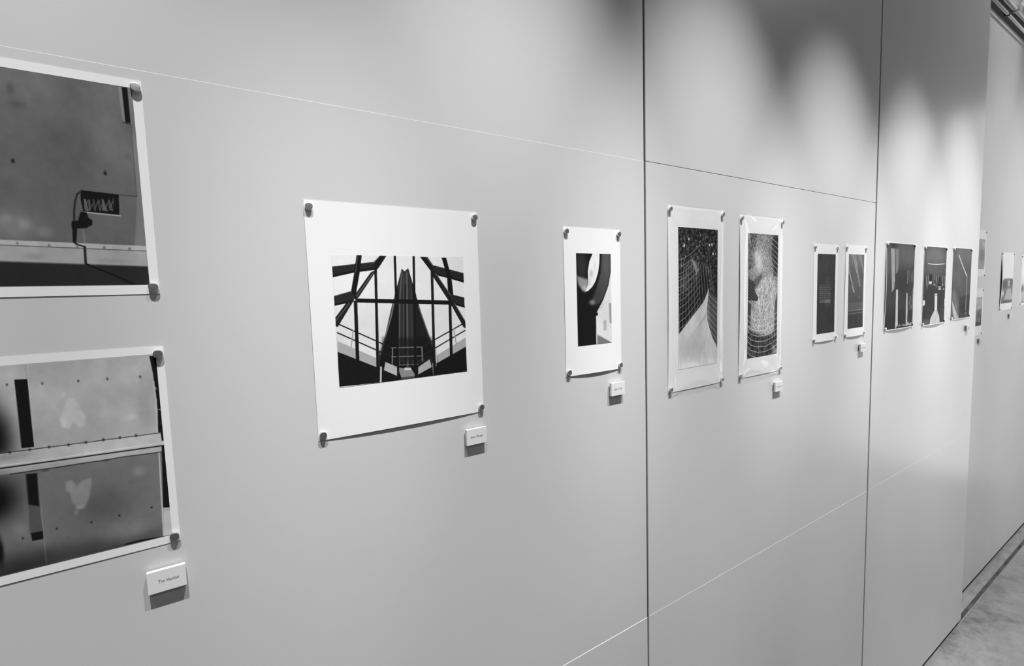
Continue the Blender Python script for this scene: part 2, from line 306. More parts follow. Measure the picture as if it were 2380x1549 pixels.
('l',92,1.88,0.46,1,[132.6,81.5,156.3,154.7]),('p',22,4.15,0.55,[70.3,128,155,134.5,160.4,177.1,63,164]),('p',176,0.23,1,[72.5,167,91.3,177,90,191.3,69.3,179.7]),
('p',132,0.24,1,[91.3,177.6,104.3,180.8,114.6,182.5,122.6,195.8,98.6,198.2]),('p',70,0.24,1,[98.2,194.6,122,195.2,121.8,198.7,98.6,198.8]),
('p',166,0.24,1,[127.1,181,147.8,170.6,151,183.6,126.4,193.3]),('p',198,0.24,1,[103.8,179.6,114.1,180.7,115.1,184.9,102.4,183.5]),('l',34,1.92,0.22,1,[5.5,103.6,83.8,145.6]),
('l',34,1.92,0.22,1,[1.7,115.6,83.1,159.8]),('l',112,1.45,0.24,1,[83.8,145.6,135.2,148.6]),('l',104,1.45,0.24,1,[83.1,159.8,134.5,163.4]),
('l',100,1.45,0.24,1,[93.9,174.1,127.3,176.5]),('l',38,2.16,0.25,1,[135.2,148.6,214.5,114.2]),('l',38,2.17,0.25,1,[134.5,163.4,216.7,126.7]),
('l',150,1.6,0.21,1,[24.9,113.7,20.9,138.1]),('l',120,1.75,0.23,1,[85.3,146.3,83.3,171.9]),('l',120,1.88,0.24,1,[135.2,149.2,135,171.4]),
('l',150,2.03,0.26,1,[194.5,122.2,198.5,147.3]),('l',186,2.84,0.23,1,[64.9,174.7,63.1,198.3]),('l',190,2.58,0.25,1,[153.9,178.5,154.2,199.1]),
('l',20,3.81,0.23,1,[96.7,0.1,95.4,63]),('l',10,3.54,0.23,1,[95.4,63,92.2,195.7]),('l',16,3.99,0.24,1,[128.3,0.2,121.9,196.9]),('l',20,4.22,0.22,1,[64.7,22.3,58.9,197.8]),
('l',18,5.38,0.22,1,[31.1,70.9,28.4,195.6]),('l',20,4.82,0.25,1,[159.2,25.1,155.5,199.8]),('l',18,5.38,0.26,1,[189.7,79.3,187.7,198.1]),('l',60,1.13,0.22,1,[66.1,26.4,61.9,173.8]),
('l',60,1.29,0.25,1,[160.6,29.5,157.8,178.3]),('p',14,0.23,1,[32.4,65.3,195,74.1,194.7,81.3,32.1,71.5]),('p',42,0.21,1,[-0.5,17.6,34.3,12.9,62.5,10,66.1,21.4,31.7,25.8,-0.2,33.3]),
('l',10,3.21,0.21,1,[-0.3,31.4,31.8,24.7,66.2,20.3]),('l',90,0.8,0.21,1,[-0.5,17.6,62.5,10.2]),('p',20,0.21,1,[36.7,-1,44.7,-0.6,40,26.3,31.5,62.8,23.6,61.5,31.7,26.3]),
('l',90,0.8,0.21,1,[38.8,0,33.6,26.3]),('p',30,0.22,1,[61.7,10.5,72.9,-0,83.1,0.4,69.6,19.2,64.9,23.6]),('l',88,1.11,0.22,1,[70.5,2.8,61.6,12.2]),
('p',36,0.22,1,[57,25.8,67.2,21.4,36.9,63,31.2,68.2,28.3,62.7]),('l',100,1.09,0.22,1,[60.8,26.4,33.7,61.3]),('p',42,0.21,1,[-0,61.1,26.1,54.4,31,62.8,27.9,69.7,-0.6,75.6]),
('l',10,2.66,0.21,1,[-0.5,74,27.4,69.2]),('l',92,0.8,0.21,1,[-0,60.9,26.1,54.1]),('p',34,0.21,1,[17.2,71.5,28.5,68.7,2.7,107.1,-0.3,105.9,0.2,92.6]),
('l',96,1.05,0.21,1,[22,71.7,0.6,97.9]),('p',30,0.24,1,[139.3,0.9,152.4,1,162.2,14.9,166.1,28.4,158.5,26]),('l',86,1.23,0.24,1,[150.2,1.6,161,14.9]),
('p',40,0.25,1,[160.3,14.3,181.5,19.5,218.9,28,218.9,44.5,190.7,36.3,162.2,30.1]),('l',10,3.02,0.25,1,[163.5,28.4,190.7,35.1,218.9,42.6]),('l',92,0.9,0.25,1,[160.3,14.3,218.9,28]),
('p',20,0.25,1,[177.7,1.5,186.3,1.7,194.7,35.7,197.2,69,187.2,67.5,186.2,32.6]),('l',34,8.3,0.25,1,[161.7,27.2,190.4,71.2]),('l',100,1.28,0.25,1,[165.5,27.8,192.7,65.8]),
('p',42,0.26,1,[192.8,63.4,217.8,69.6,217.7,87.5,192,79.7]),('l',10,3.08,0.26,1,[192.1,77.9,217.8,85.6]),('l',34,8.02,0.26,1,[194.8,78.6,217.1,118.4]),
('l',96,1.34,0.26,1,[198.2,78.7,217.4,110.3]),
]),
'ring_sculpture': (224,206,0.8,0,[
('b',190,22.4,32.6,0.5,80.8,133.1),('p',160,0.95,1,[71.3,140.7,80.6,138.6,80.2,160.3,70.9,161]),('p',140,0.96,1,[88.8,103.6,96.3,103.9,95.9,147.6,89.9,145.1]),
('b',214,11,16.2,0.6,61.8,153.7),('p',112,0.64,1,[50.6,166.4,95.2,188.3,95.1,190.3,50.2,189.2]),('p',172,0.63,1,[51.4,165.1,72.5,176.1,51.3,169.1]),
('l',196,3.26,0.31,1,[52.6,127.6,50.9,189.6]),('l',222,1.09,0.31,1,[54.3,129,53.6,163.9]),
('p',26,0.31,1,[-1.3,-2.3,96.8,-1.6,96.5,33.4,88,67,74.1,93.6,53,122,56.7,123,56.2,127.5,50.4,128.8,49.8,190.6,-6.2,189.7]),
('p',74,2.81,0.9,[70.9,-1.1,96,-1.6,95.4,33.4,86.9,66.2,72.7,91.7,60,102.5,46.6,105.2,38.4,101.7,53.4,71.7,66.4,38.7]),('b',92,11.1,29.4,0.5,82.9,20),
('b',48,14.5,21.3,0.5,55.9,89.1),('l',34,2.75,1.23,0.8,[53.4,70.4,34.2,101.6]),('b',130,7.8,5.3,0.8,40.6,100.2),('b',62,15.8,30.9,0.6,13.7,23.1),
('p',140,3,0.95,[0.9,45.7,30.4,52.9,31.5,63.4,22.8,77.1,13.9,73.8,4.5,63]),('b',176,7,6.3,0.7,21.5,71.1),
('p',216,0.31,1,[45,-0.6,64.3,-1,63.2,18.8,59.2,38.7,51.6,56.6,42,68.3,29.8,76.5,22.1,77.1,30.8,63.4,30.7,36,35.4,16.5]),('b',168,5.7,7.9,0.8,39.8,40.7),
('b',184,3.5,10.5,0.6,35.2,56.9),('b',190,2.9,10.5,0.5,50.1,25.5),('p',14,0.3,1,[-2.9,127.4,50.7,128.9,49.8,190.6,-4.5,189.9]),('b',30,17.5,26.4,0.6,22.3,156.4),
('p',10,0.31,1,[35.1,122.2,56.7,122.5,56.2,127.8,49.6,129.1,35.7,127.8]),
]),
'net_wedge': (226,44,0.85,0,[
('b',24,71.7,38.3,0.7,51.4,32.9),('b',30,33,39.6,0.6,131,20.4),('m',0,1.67,0.92,0,6,100,1.6,3.4,4,0.25,[-3.3,-4.1,158.6,-4,160,154.4,119.1,150.1,99,159.6,-1,214.2]),
('p',150,0.32,0.9,[47.7,66.5,50.8,67.1,50.2,70.3,47.2,69.4]),('p',150,0.33,0.9,[72.1,66.9,75.3,67.5,74.8,70.7,71.6,69.8]),
('p',120,0.32,0.9,[40.8,88.3,43.9,88.9,43.4,92.2,40.3,91.2]),('p',120,0.32,0.9,[54.8,40.2,57.9,40.7,57.4,44,54.3,43.1]),
('p',120,0.34,0.9,[116.1,34.9,119.4,35.5,118.9,38.8,115.6,37.9]),('p',120,0.34,0.9,[124.1,42.7,127.3,43.3,126.8,46.6,123.5,45.7]),
('p',150,0.32,0.9,[30.5,89.8,33.6,90.5,33,93.6,30,92.7]),('p',175,0.32,0.9,[22.2,27.2,25.2,27.7,24.7,30.9,21.7,30]),('p',120,0.32,0.9,[53,35.8,56,36.4,55.5,39.6,52.4,38.7]),
('p',120,0.32,0.9,[40.1,45.8,43.1,46.4,42.6,49.6,39.6,48.7]),('p',175,0.34,0.9,[110.6,74.8,113.8,75.4,113.3,78.7,110,77.8]),
('p',150,0.32,0.9,[11.1,89.1,14,89.7,13.5,92.9,10.6,92]),('p',175,0.32,0.9,[34.3,50.4,37.3,51,36.8,54.2,33.8,53.3]),
('p',120,0.34,0.9,[135.4,31.9,138.7,32.5,138.2,35.8,134.9,34.9]),('p',175,0.33,0.9,[81.1,31.1,84.3,31.7,83.7,34.9,80.6,34.1]),
('p',120,0.32,0.9,[47.7,75.7,50.8,76.3,50.3,79.5,47.2,78.6]),('p',175,0.32,0.9,[26.2,66.2,29.2,66.8,28.7,70,25.7,69.1]),('p',120,0.32,0.9,[28,9.6,31,10.1,30.5,13.2,27.5,12.4]),
('p',150,0.33,0.9,[79.5,39.6,82.6,40.2,82.1,43.4,79,42.6]),('p',175,0.34,0.9,[109.2,33.1,112.5,33.6,111.9,36.9,108.7,36.1]),
('p',150,0.33,0.9,[68.5,41.4,71.6,41.9,71.1,45.2,68,44.3]),('p',175,0.35,0.9,[144.7,59.5,148.1,60.1,147.6,63.4,144.2,62.5]),
('p',120,0.32,0.9,[51.5,22.7,54.6,23.2,54.1,26.4,51,25.6]),('p',175,0.33,0.9,[83.7,14.8,86.9,15.3,86.4,18.5,83.2,17.7]),('p',150,0.32,0.9,[20.5,43.8,23.5,44.4,23,47.6,20,46.7]),
('p',150,0.32,0.9,[14.1,42.8,17.1,43.3,16.6,46.5,13.6,45.6]),('p',212,0.4,1,[20.1,38.6,24.6,39.1,24.1,44.8,19.6,43.7]),('p',212,0.4,1,[37.2,23.8,41.7,24.3,41.2,30,36.7,28.9]),
('p',212,0.42,1,[119,35.7,123.9,36.2,123.4,42.1,118.5,40.9]),('p',212,0.43,1,[128.9,34.4,133.8,34.9,133.3,40.9,128.4,39.7]),
('p',212,0.43,1,[133.4,56.8,138.4,57.4,137.9,63.4,132.9,62.1]),('p',212,0.4,1,[18.2,40.9,22.6,41.4,22.1,47.1,17.6,45.9]),
('p',150,2.05,0.8,[46.3,74.5,60.7,77.6,75.4,100.2,69.1,113.2,57.7,93.7]),('p',132,1.67,0.8,[67.1,149,88.2,136.3,101.7,149.7,77.7,162.4]),
('p',90,3.99,0.5,[1.2,131.7,21,106.6,41.2,125.9,11,157.3]),('p',96,3.26,0.5,[15.9,170.2,56.7,148.8,67.1,165.3,26,183.4]),
('p',20,4.13,0.8,[0,188.8,98.8,106.7,120.7,133.4,93.7,182.7,-0.2,255.9]),('l',158,1.26,0.32,0.85,[-0.7,78.3,26.1,71,54,57.8,82.6,38.4]),
('l',154,1.28,0.32,0.85,[-0.7,94.6,26.1,86.9,54,72.8,82.6,52.6]),('l',150,1.3,0.32,0.85,[-0.7,110.9,26.1,102.8,54,87.9,82.7,66.9]),
('l',158,1.32,0.32,0.85,[-0.8,127.3,26,118.7,54.1,103.1,82.7,81.2]),('l',154,1.34,0.32,0.85,[-0.8,143.7,26,134.7,54.1,118.3,82.8,95.6]),
('l',150,1.36,0.32,0.85,[-0.9,160.2,26,150.7,54.1,133.5,82.8,110]),('l',158,1.38,0.32,0.85,[-0.9,176.7,26,166.7,54.1,148.7,82.9,124.4]),
('l',154,1.39,0.33,0.85,[-1,193.2,26,182.8,54.1,164,82.9,138.8]),('l',150,1.41,0.33,0.85,[-1,209.8,26,198.9,54.1,179.3,82.9,153.3]),
('l',158,1.42,0.33,0.85,[-1.1,226.4,25.9,215,54.1,194.6,83,167.8]),('l',154,1.43,0.33,0.85,[-1.1,243,25.9,231.2,54.2,210,83,182.3]),
('l',150,1.44,0.33,0.85,[-1.2,259.7,25.9,247.4,54.2,225.4,83.1,196.9]),('l',150,1.49,0.32,0.8,[11.2,71.8,8.1,131.8,5,182.6,1.8,259.3]),
('l',150,1.5,0.32,0.8,[20.1,73.6,18,132,15.9,183,14.8,260.3]),('l',150,1.52,0.32,0.8,[29.1,75.4,28,132.1,27,183.5,27.9,261.3]),
('l',150,1.53,0.33,0.8,[38.2,77.2,38.2,132.3,38.2,183.9,41.2,262.3]),('l',150,1.55,0.33,0.8,[47.4,79,48.4,132.4,49.5,184.3,54.7,263.3]),
('l',150,1.56,0.33,0.8,[56.6,80.8,58.7,132.6,60.9,184.8,68.4,264.3]),('l',150,1.58,0.33,0.8,[65.9,82.7,69.2,132.7,72.4,185.2,82.2,265.3]),
('l',150,1.6,0.34,0.8,[75.4,84.6,79.7,132.9,84.1,185.6,96.2,266.4]),('l',150,1.61,0.34,0.8,[84.9,86.4,90.3,133,95.9,186.1,110.4,267.4]),
('l',150,1.63,0.34,0.8,[94.4,88.3,101.1,133.2,107.8,186.6,124.8,268.5]),('l',150,1.64,0.34,0.8,[104.1,90.3,111.9,133.3,119.9,187,139.3,269.6]),
('l',150,1.66,0.35,0.8,[113.9,92.2,122.9,133.5,132,187.5,154.1,270.7]),('l',150,1.67,0.35,0.8,[123.7,94.1,133.9,133.6,144.4,188,169,271.8]),
('p',56,0.65,1,[119.1,146.8,154.4,167.9,154.3,300.1,134.8,272.7,112.9,230.4,109,200]),('l',170,1.36,0.35,0.85,[113.1,160,154.5,184.9]),
('l',150,1.44,0.35,0.7,[116.4,153.4,121.5,288.7]),('l',170,1.38,0.35,0.85,[113.2,174,154.6,200.6]),('l',150,1.44,0.35,0.7,[121.3,156.2,126.5,289.1]),
('l',170,1.4,0.35,0.85,[113.3,188.1,154.8,216.4]),('l',150,1.45,0.35,0.7,[126.3,159,131.6,289.5]),('l',170,1.42,0.35,0.85,[113.4,202.2,154.9,232.2]),
('l',150,1.45,0.35,0.7,[131.3,161.8,136.6,290]),('l',170,1.44,0.35,0.85,[113.4,216.3,155,248]),('l',150,1.46,0.35,0.7,[136.4,164.7,141.7,290.4]),
('l',170,1.45,0.35,0.85,[113.5,230.5,155.1,263.9]),('l',150,1.47,0.35,0.7,[141.4,167.5,146.8,290.8]),('l',170,1.47,0.35,0.85,[113.6,244.6,155.3,279.8]),
('l',150,1.48,0.35,0.7,[146.5,170.4,151.9,291.2]),('l',170,1.48,0.35,0.85,[113.6,258.9,155.4,295.7]),('l',150,1.48,0.35,0.7,[151.6,173.2,157.1,291.7]),
('l',170,1.49,0.35,0.85,[113.7,273.1,155.5,311.6]),('l',150,1.49,0.36,0.7,[156.7,176.1,162.3,292.1]),
('p',200,0.51,1,[-4.1,257.6,51.6,214.8,93.7,182.7,105.6,169.1,119.1,145.4,111.2,200.1,113.5,230.5,134.8,272.7,154.3,300.8,155.8,347.2,-4.4,342.7]),
('b',186,62.3,29.7,0.5,46.4,295.6),('b',214,16.3,40.3,0.5,104.7,219.9),('b',224,138.8,23.5,0.95,72.8,341.5),('l',164,1.2,0.43,0.5,[113.3,200.2,104.9,270.4,97.6,332.4]),
('l',164,1.2,0.43,0.5,[112.3,201.5,100.6,270.1,93.2,331.9]),('l',164,1.19,0.43,0.5,[111.2,202.8,96.2,269.7,88.9,331.4]),('l',164,1.19,0.43,0.5,[110.1,204.1,91.9,269.4,84.5,331]),
('l',164,1.18,0.43,0.5,[109,205.4,87.6,269.1,80.2,330.5]),('l',164,1.18,0.43,0.5,[107.9,206.6,83.3,268.7,76,330.1]),('l',164,1.17,0.42,0.5,[106.8,207.9,79,268.4,71.7,329.6]),
('l',164,1.17,0.42,0.5,[105.7,209.2,74.7,268.1,67.4,329.2]),('l',164,1.16,0.42,0.5,[104.7,210.5,70.5,267.8,63.2,328.8]),('l',164,1.15,0.42,0.5,[103.6,211.8,66.3,267.4,59,328.3]),
('l',164,1.15,0.42,0.5,[102.5,213.1,62.1,267.1,54.8,327.9]),('l',164,1.14,0.42,0.5,[101.4,214.4,57.9,266.8,50.6,327.4]),('l',164,1.13,0.42,0.5,[100.3,215.6,53.7,266.5,46.4,327]),
('l',164,1.13,0.42,0.5,[99.3,216.9,49.5,266.2,42.3,326.6]),('l',164,1.12,0.42,0.5,[98.2,218.2,45.4,265.8,38.1,326.1]),('l',164,1.11,0.42,0.5,[97.1,219.5,41.2,265.5,34,325.7]),
('l',164,0.85,0.43,0.4,[51.6,249.9,154.2,288]),('l',164,0.84,0.43,0.4,[52.6,256.5,154.2,292.8]),('l',164,0.83,0.43,0.4,[53.7,263.2,154.3,297.7]),
('l',164,0.82,0.43,0.4,[54.7,269.9,154.3,302.5]),('l',164,0.81,0.43,0.4,[55.8,276.5,154.3,307.4]),('l',164,0.8,0.43,0.4,[56.8,283.3,154.4,312.2]),
('l',164,0.8,0.43,0.4,[57.9,290,154.4,317.1]),('l',164,0.79,0.43,0.4,[59,296.7,154.5,322]),('l',164,0.78,0.43,0.4,[60,303.4,154.5,326.8]),
('l',164,0.77,0.43,0.4,[61.1,310.2,154.5,331.7]),
]),
'net_drapery': (226,120,0.85,0,[
('b',130,79.6,39.9,0.8,58,21.4),('b',215,39.5,32.7,0.9,45.9,76.1),('b',196,61.7,74.8,0.8,88.2,165),('b',206,25.4,68.8,0.6,117.6,234.1),('b',170,47.2,52.3,0.6,62.5,231.2),
('b',40,18.5,67.7,0.9,140.9,45),('m',0,2.96,0.45,0,50,200,1,2.8,3,0.3,[-7,-3,125.4,-6.1,121.3,105.4,73.7,127.5,-2.4,119.5]),
('m',0,3.83,0.75,0,20,130,1,3.4,3.6,0.3,[-7,-0.5,43,-0.5,33.1,90.7,-2.7,98]),('m',0,4.06,0.5,0,90,250,0.9,2.4,5,-0.2,[21,134.1,149.7,105.5,157.7,259.5,91,285.7,16.8,258.1]),
('b',218,26.3,32.7,0.4,44.5,72.5),('b',226,12,14.7,0.4,59.5,90.6),('b',226,10.4,10.8,0.4,35.7,58.1),('p',58,3.44,0.6,[14.5,134,43.5,119.8,74.6,105.3,61.7,129.2,31.8,154.3]),
('p',34,0.97,0.95,[-2.4,116.6,24.8,131.3,36.7,141.7,31.7,152.5,52,176.9,45.5,184.4,-1.3,179.9]),('p',44,2.07,0.8,[122.3,8.1,154.1,7,157.2,116.9,134.3,116.8,117.2,53]),
('l',150,1.69,0.39,0.7,[0.2,119.5,44.2,152.8]),('l',190,1.66,0.41,0.8,[116,8.4,154.6,25.8]),('l',150,1.67,0.39,0.7,[0.3,128.1,44.3,159.4]),
('l',190,1.68,0.41,0.8,[116.4,22.5,155,40.9]),('l',150,1.64,0.39,0.7,[0.5,136.7,44.5,166]),('l',190,1.7,0.41,0.8,[116.8,36.6,155.5,56.1]),
('l',150,1.61,0.39,0.7,[0.6,145.4,44.6,172.6]),('l',190,1.72,0.41,0.8,[117.1,50.8,155.9,71.2]),('l',150,1.57,0.39,0.7,[0.8,154,44.8,179.3]),
('l',190,1.74,0.41,0.8,[117.5,64.9,156.3,86.4]),('l',150,1.54,0.39,0.7,[0.9,162.7,44.9,185.9]),('l',190,1.76,0.41,0.8,[117.9,79.2,156.8,101.7]),
('l',150,1.49,0.39,0.7,[1.1,171.3,45,192.5]),('l',190,1.77,0.42,0.8,[118.2,93.4,157.2,116.9]),
('m',0,4.07,0.95,0,12,120,1.5,3.2,11,0,[-2.5,258.6,23.5,269.6,77.3,284.7,118.9,283.9,157.7,259.5,160,343.7,-1,344.9]),
('p',40,4.07,0.3,[-1.9,295.2,23.5,269.6,77.3,284.7,118.9,283.9,158.8,298.6,160,343.7,-1,344.9]),('p',50,1.45,0.8,[-1.2,184.3,15.6,192.1,12.8,250.5,-0.1,249.7]),
('p',60,2.11,0.8,[139.1,189.2,154.8,159,157.9,267.3,137.1,273.7]),('l',90,1.68,0.39,0.7,[8,275,7.9,338.4]),('l',110,1.69,0.39,0.7,[15.2,274.7,15,339.1]),
('l',110,1.7,0.39,0.7,[22.2,270.8,22.2,339.9]),('l',90,1.72,0.4,0.7,[29.5,273.9,29.5,340.6]),('l',90,1.73,0.4,0.7,[36.7,272.1,36.8,341.3]),
('l',90,1.74,0.4,0.7,[44,272.5,44.1,342]),('l',16,1.75,0.4,0.7,[51.3,269,51.5,342.8]),('l',110,1.76,0.4,0.7,[58.9,279.1,58.9,343.5]),
('l',110,1.77,0.41,0.7,[66.3,279.4,66.4,344.2]),('l',90,1.78,0.41,0.7,[73.6,271.3,73.9,345]),('l',90,1.79,0.41,0.7,[81.1,272.9,81.4,345.7]),
('l',110,1.8,0.41,0.7,[88.8,280.2,89,346.5]),('l',90,1.81,0.41,0.7,[96.2,271.6,96.7,347.2]),('l',90,1.82,0.42,0.7,[104.1,279.4,104.4,348]),
('l',110,1.83,0.42,0.7,[111.6,272.3,112.1,348.8]),('l',90,1.84,0.42,0.7,[119.4,276.6,119.9,349.5]),('l',110,1.86,0.42,0.7,[127.3,280.7,127.7,350.3]),
('l',90,1.87,0.42,0.7,[135.1,276.6,135.6,351.1]),('l',110,1.88,0.42,0.7,[143.1,282.4,143.6,351.9]),('l',90,1.89,0.43,0.7,[151,282.2,151.6,352.7]),
('l',120,2.04,0.5,0.8,[84.1,151,80.7,180.3]),('l',226,2,0.5,0.8,[53.7,175.5,50.4,205.3]),('l',226,2.06,0.51,0.8,[94.2,228.1,90.5,248.2]),
('l',226,2.01,0.5,0.8,[57.5,239.7,53.9,261]),('l',120,2.11,0.52,0.8,[118.9,236.5,115.3,260.2]),('l',238,2,0.5,0.8,[58.5,181.5,55,206]),
('l',226,1.97,0.49,0.8,[35.8,228.8,32.2,248.6]),('l',226,1.95,0.49,0.8,[25.2,212.4,21.6,230.1]),('l',120,2.1,0.52,0.8,[110.3,207.5,106.9,240.3]),
('l',120,1.99,0.5,0.8,[51.5,202.3,47.9,222]),('l',120,2.13,0.52,0.8,[136.7,170.4,133.1,193.9]),('l',120,2.05,0.51,0.8,[93.2,171.4,89.5,189.7]),
('l',238,2.08,0.52,0.8,[103.5,247.2,99.8,265.3]),('l',238,2.11,0.52,0.8,[123.2,161.6,119.6,185.8]),('l',226,2.04,0.51,0.8,[81.1,190.2,77.5,212.1]),
('l',238,2.06,0.51,0.8,[89.3,207.5,85.8,235.9]),('l',226,2.01,0.5,0.8,[59.7,183.1,56.3,213.7]),('l',120,2.11,0.52,0.8,[121.4,218.7,117.8,240.9]),
('l',238,1.94,0.49,0.8,[20.1,206.8,16.5,226.6]),('l',226,2.05,0.51,0.8,[77.9,242.2,74.5,275.1]),('l',120,2.1,0.52,0.8,[114.7,191.7,111.2,219]),
('l',120,2,0.5,0.8,[58.7,163.1,55.2,184.8]),('l',238,2.02,0.5,0.8,[71.9,168.9,68.4,195]),('l',238,2.01,0.5,0.8,[58.1,235.5,54.5,257.3]),('l',120,2,0.5,0.8,[55.1,237.6,51.4,254.9]),
('l',226,2.06,0.51,0.8,[92.2,237.2,88.6,260.2]),('l',214,1.29,0.4,0.9,[-0.6,220.5,16.3,230.9,49.3,237.9,89.9,237.9,124.6,229.9,156.5,218.4]),
('l',214,1.3,0.4,0.9,[-0.4,235.1,16.6,245.6,49.6,252.8,90.3,253,125,245.2,156.9,233.9]),('l',214,1.3,0.4,0.9,[-0.1,249.7,16.8,260.3,49.9,267.7,90.6,268.2,125.4,260.6,157.4,249.4]),
('l',214,1.3,0.41,0.9,[0.1,264.3,17.1,275,50.2,282.6,91,283.4,125.8,276,157.8,265]),('l',214,1.3,0.41,0.9,[0.4,278.9,17.4,289.8,50.5,297.6,91.3,298.6,126.2,291.4,158.3,280.6]),
('l',214,1.31,0.41,0.9,[0.7,293.6,17.7,304.6,50.8,312.6,91.7,313.9,126.6,306.9,158.7,296.2]),
('l',214,1.31,0.41,0.9,[0.9,308.3,17.9,319.4,51.2,327.7,92.1,329.2,127,322.4,159.1,311.9]),
('l',214,1.31,0.41,0.9,[1.2,323,18.2,334.3,51.5,342.8,92.4,344.5,127.4,337.9,159.6,327.6]),
('l',214,1.31,0.41,0.9,[1.4,337.8,18.5,349.1,51.8,357.9,92.8,359.9,127.8,353.4,160,343.3]),('l',200,1.48,0.39,0.5,[44.5,7.4,13,54.9]),('l',90,1.38,0.4,0.4,[58.7,54.1,125.8,8]),
('l',200,1.5,0.39,0.5,[51.2,12.2,20.8,60.5]),('l',90,1.32,0.4,0.4,[64,52.5,126,17]),('l',200,1.52,0.39,0.5,[57.9,17,28.7,66.2]),('l',90,1.22,0.4,0.4,[69.3,51,126.3,25.9]),
('l',200,1.53,0.39,0.5,[64.6,21.9,36.6,71.9]),('l',90,1.07,0.4,0.4,[74.6,49.4,126.5,34.9]),('l',200,1.55,0.39,0.5,[71.4,26.8,44.6,77.6]),('l',90,0.9,0.4,0.4,[80,47.8,126.7,43.8]),
('l',200,1.56,0.4,0.5,[78.3,31.7,52.7,83.3]),('l',90,0.99,0.41,0.4,[85.4,46.2,127,52.8]),('l',200,1.58,0.4,0.5,[85.1,36.7,60.8,89.1]),('l',90,1.3,0.41,0.4,[90.8,44.6,127.2,61.8]),
('l',200,1.59,0.4,0.5,[92.1,41.6,68.9,95]),('l',90,1.51,0.41,0.4,[96.2,43,127.5,70.8]),('l',200,1.61,0.4,0.5,[99,46.7,77.2,100.9]),('l',90,1.61,0.41,0.4,[101.7,41.4,127.7,79.8]),
('l',200,1.62,0.4,0.5,[106.1,51.7,85.4,106.8]),('l',90,1.65,0.41,0.4,[107.1,39.8,127.9,88.8]),('l',200,1.64,0.41,0.5,[113.1,56.8,93.8,112.8]),
('l',90,1.67,0.41,0.4,[112.6,38.2,128.2,97.9]),('l',200,1.65,0.41,0.5,[120.2,61.9,102.2,118.8]),('l',90,1.68,0.41,0.4,[118.2,36.6,128.4,106.9]),
('l',200,1.66,0.41,0.5,[127.4,67.1,110.7,124.9]),('l',90,1.69,0.41,0.4,[123.7,34.9,128.7,116]),('l',200,1.68,0.41,0.5,[134.5,72.2,119.2,131]),
('l',90,1.69,0.41,0.4,[129.3,33.3,128.9,125.1]),
]),
'pale_block': (222,56,1.1,0,[
('b',70,66.4,52.7,0.6,46.5,31),('b',54,79.1,54.3,0.6,61.4,223.6),('p',74,2.33,0.8,[48.5,72,79.8,70.8,83.5,97.7,49.7,97.2]),
('p',82,0.77,0.8,[11.3,97.1,86.9,97.8,87.1,102.1,10.4,101.3]),('p',92,0.77,0.8,[11.6,103.4,87.2,104.2,87.4,108.6,10.7,107.6]),
('p',92,0.77,0.8,[11.9,109.7,87.5,110.7,87.8,115,11,113.9]),('p',92,0.77,0.8,[12.2,116,87.9,117.2,88.1,121.5,11.3,120.2]),
('p',100,0.77,0.8,[12.4,122.3,88.2,123.7,88.4,128,11.6,126.5]),('p',92,0.77,0.8,[12.7,128.6,88.5,130.2,88.7,134.5,11.8,132.8]),
('p',92,0.77,0.8,[13,135,88.9,136.7,89.1,141,12.1,139.2]),('p',82,0.77,0.8,[13.3,141.3,89.2,143.2,89.4,147.5,12.4,145.5]),
('p',100,0.77,0.8,[13.6,147.7,89.5,149.7,89.7,154.1,12.7,151.8]),('p',116,0.78,0.8,[49.8,145.7,88.2,145.3,87.6,157.8,50.3,155.9]),
('p',96,0.77,0.8,[14.7,147.2,49.8,146.5,50.3,155.9,15,155.1]),('p',70,2.35,0.6,[54.9,158.7,80.9,159.7,81.4,170.5,55.4,169.5]),('l',70,1.08,0.39,0.5,[56.3,141,65.2,141]),
('l',70,1.07,0.38,0.5,[42.4,116.1,51.2,116]),('l',120,1.07,0.38,0.5,[33.7,125,43.9,125]),('l',120,1.08,0.39,0.5,[81.4,112.6,93.1,112.6]),('l',70,1.09,0.39,0.5,[71,98.8,77.7,98.7]),
('l',70,1.08,0.38,0.5,[45.8,99.8,52.6,99.6]),('l',70,1.07,0.38,0.5,[25.8,154.3,34.5,154.4]),('l',120,1.11,0.39,0.5,[84.5,128.7,89.2,128.6]),
('l',70,1.06,0.38,0.5,[21.9,113.5,31.6,113.4]),('l',70,1.08,0.39,0.5,[64.1,99.5,71.9,99.4]),('l',120,1.1,0.39,0.5,[66.7,132.5,71.2,132.4]),
('l',120,1.08,0.39,0.5,[53.2,137.6,65.7,137.7]),('l',70,1.07,0.39,0.5,[50.8,98.6,60.5,98.5]),('l',70,1.08,0.39,0.5,[63.7,153.6,76,153.8]),
('l',120,1.08,0.39,0.5,[73.3,125.9,86.1,126]),('l',70,1.08,0.39,0.5,[47.1,141.7,59.1,141.8]),('l',70,1.08,0.39,0.5,[62.6,123.2,73,123.1]),
('l',120,1.07,0.39,0.5,[46.4,115.7,55.1,115.6]),('l',70,1.08,0.39,0.5,[52.4,126.7,61.7,126.6]),('l',120,1.09,0.39,0.5,[43.7,129,48.7,128.8]),
('l',120,1.07,0.38,0.5,[30.6,144.7,40.9,144.8]),('l',120,1.06,0.38,0.5,[16.1,138.6,29.1,138.8]),('l',120,1.08,0.39,0.5,[62,100.8,68.5,100.6]),
('l',120,1.08,0.39,0.5,[60.6,153.4,74.1,153.7]),('l',120,1.08,0.39,0.5,[63.4,123.5,73.5,123.5]),('l',120,1.09,0.38,0.5,[41.8,106.9,46.6,106.7]),
('l',120,1.07,0.38,0.5,[20.9,119,27.7,118.9]),('l',70,1.07,0.39,0.5,[52.9,104.6,65.2,104.6]),('l',70,1.06,0.38,0.5,[22.9,122.1,33.3,122.1]),
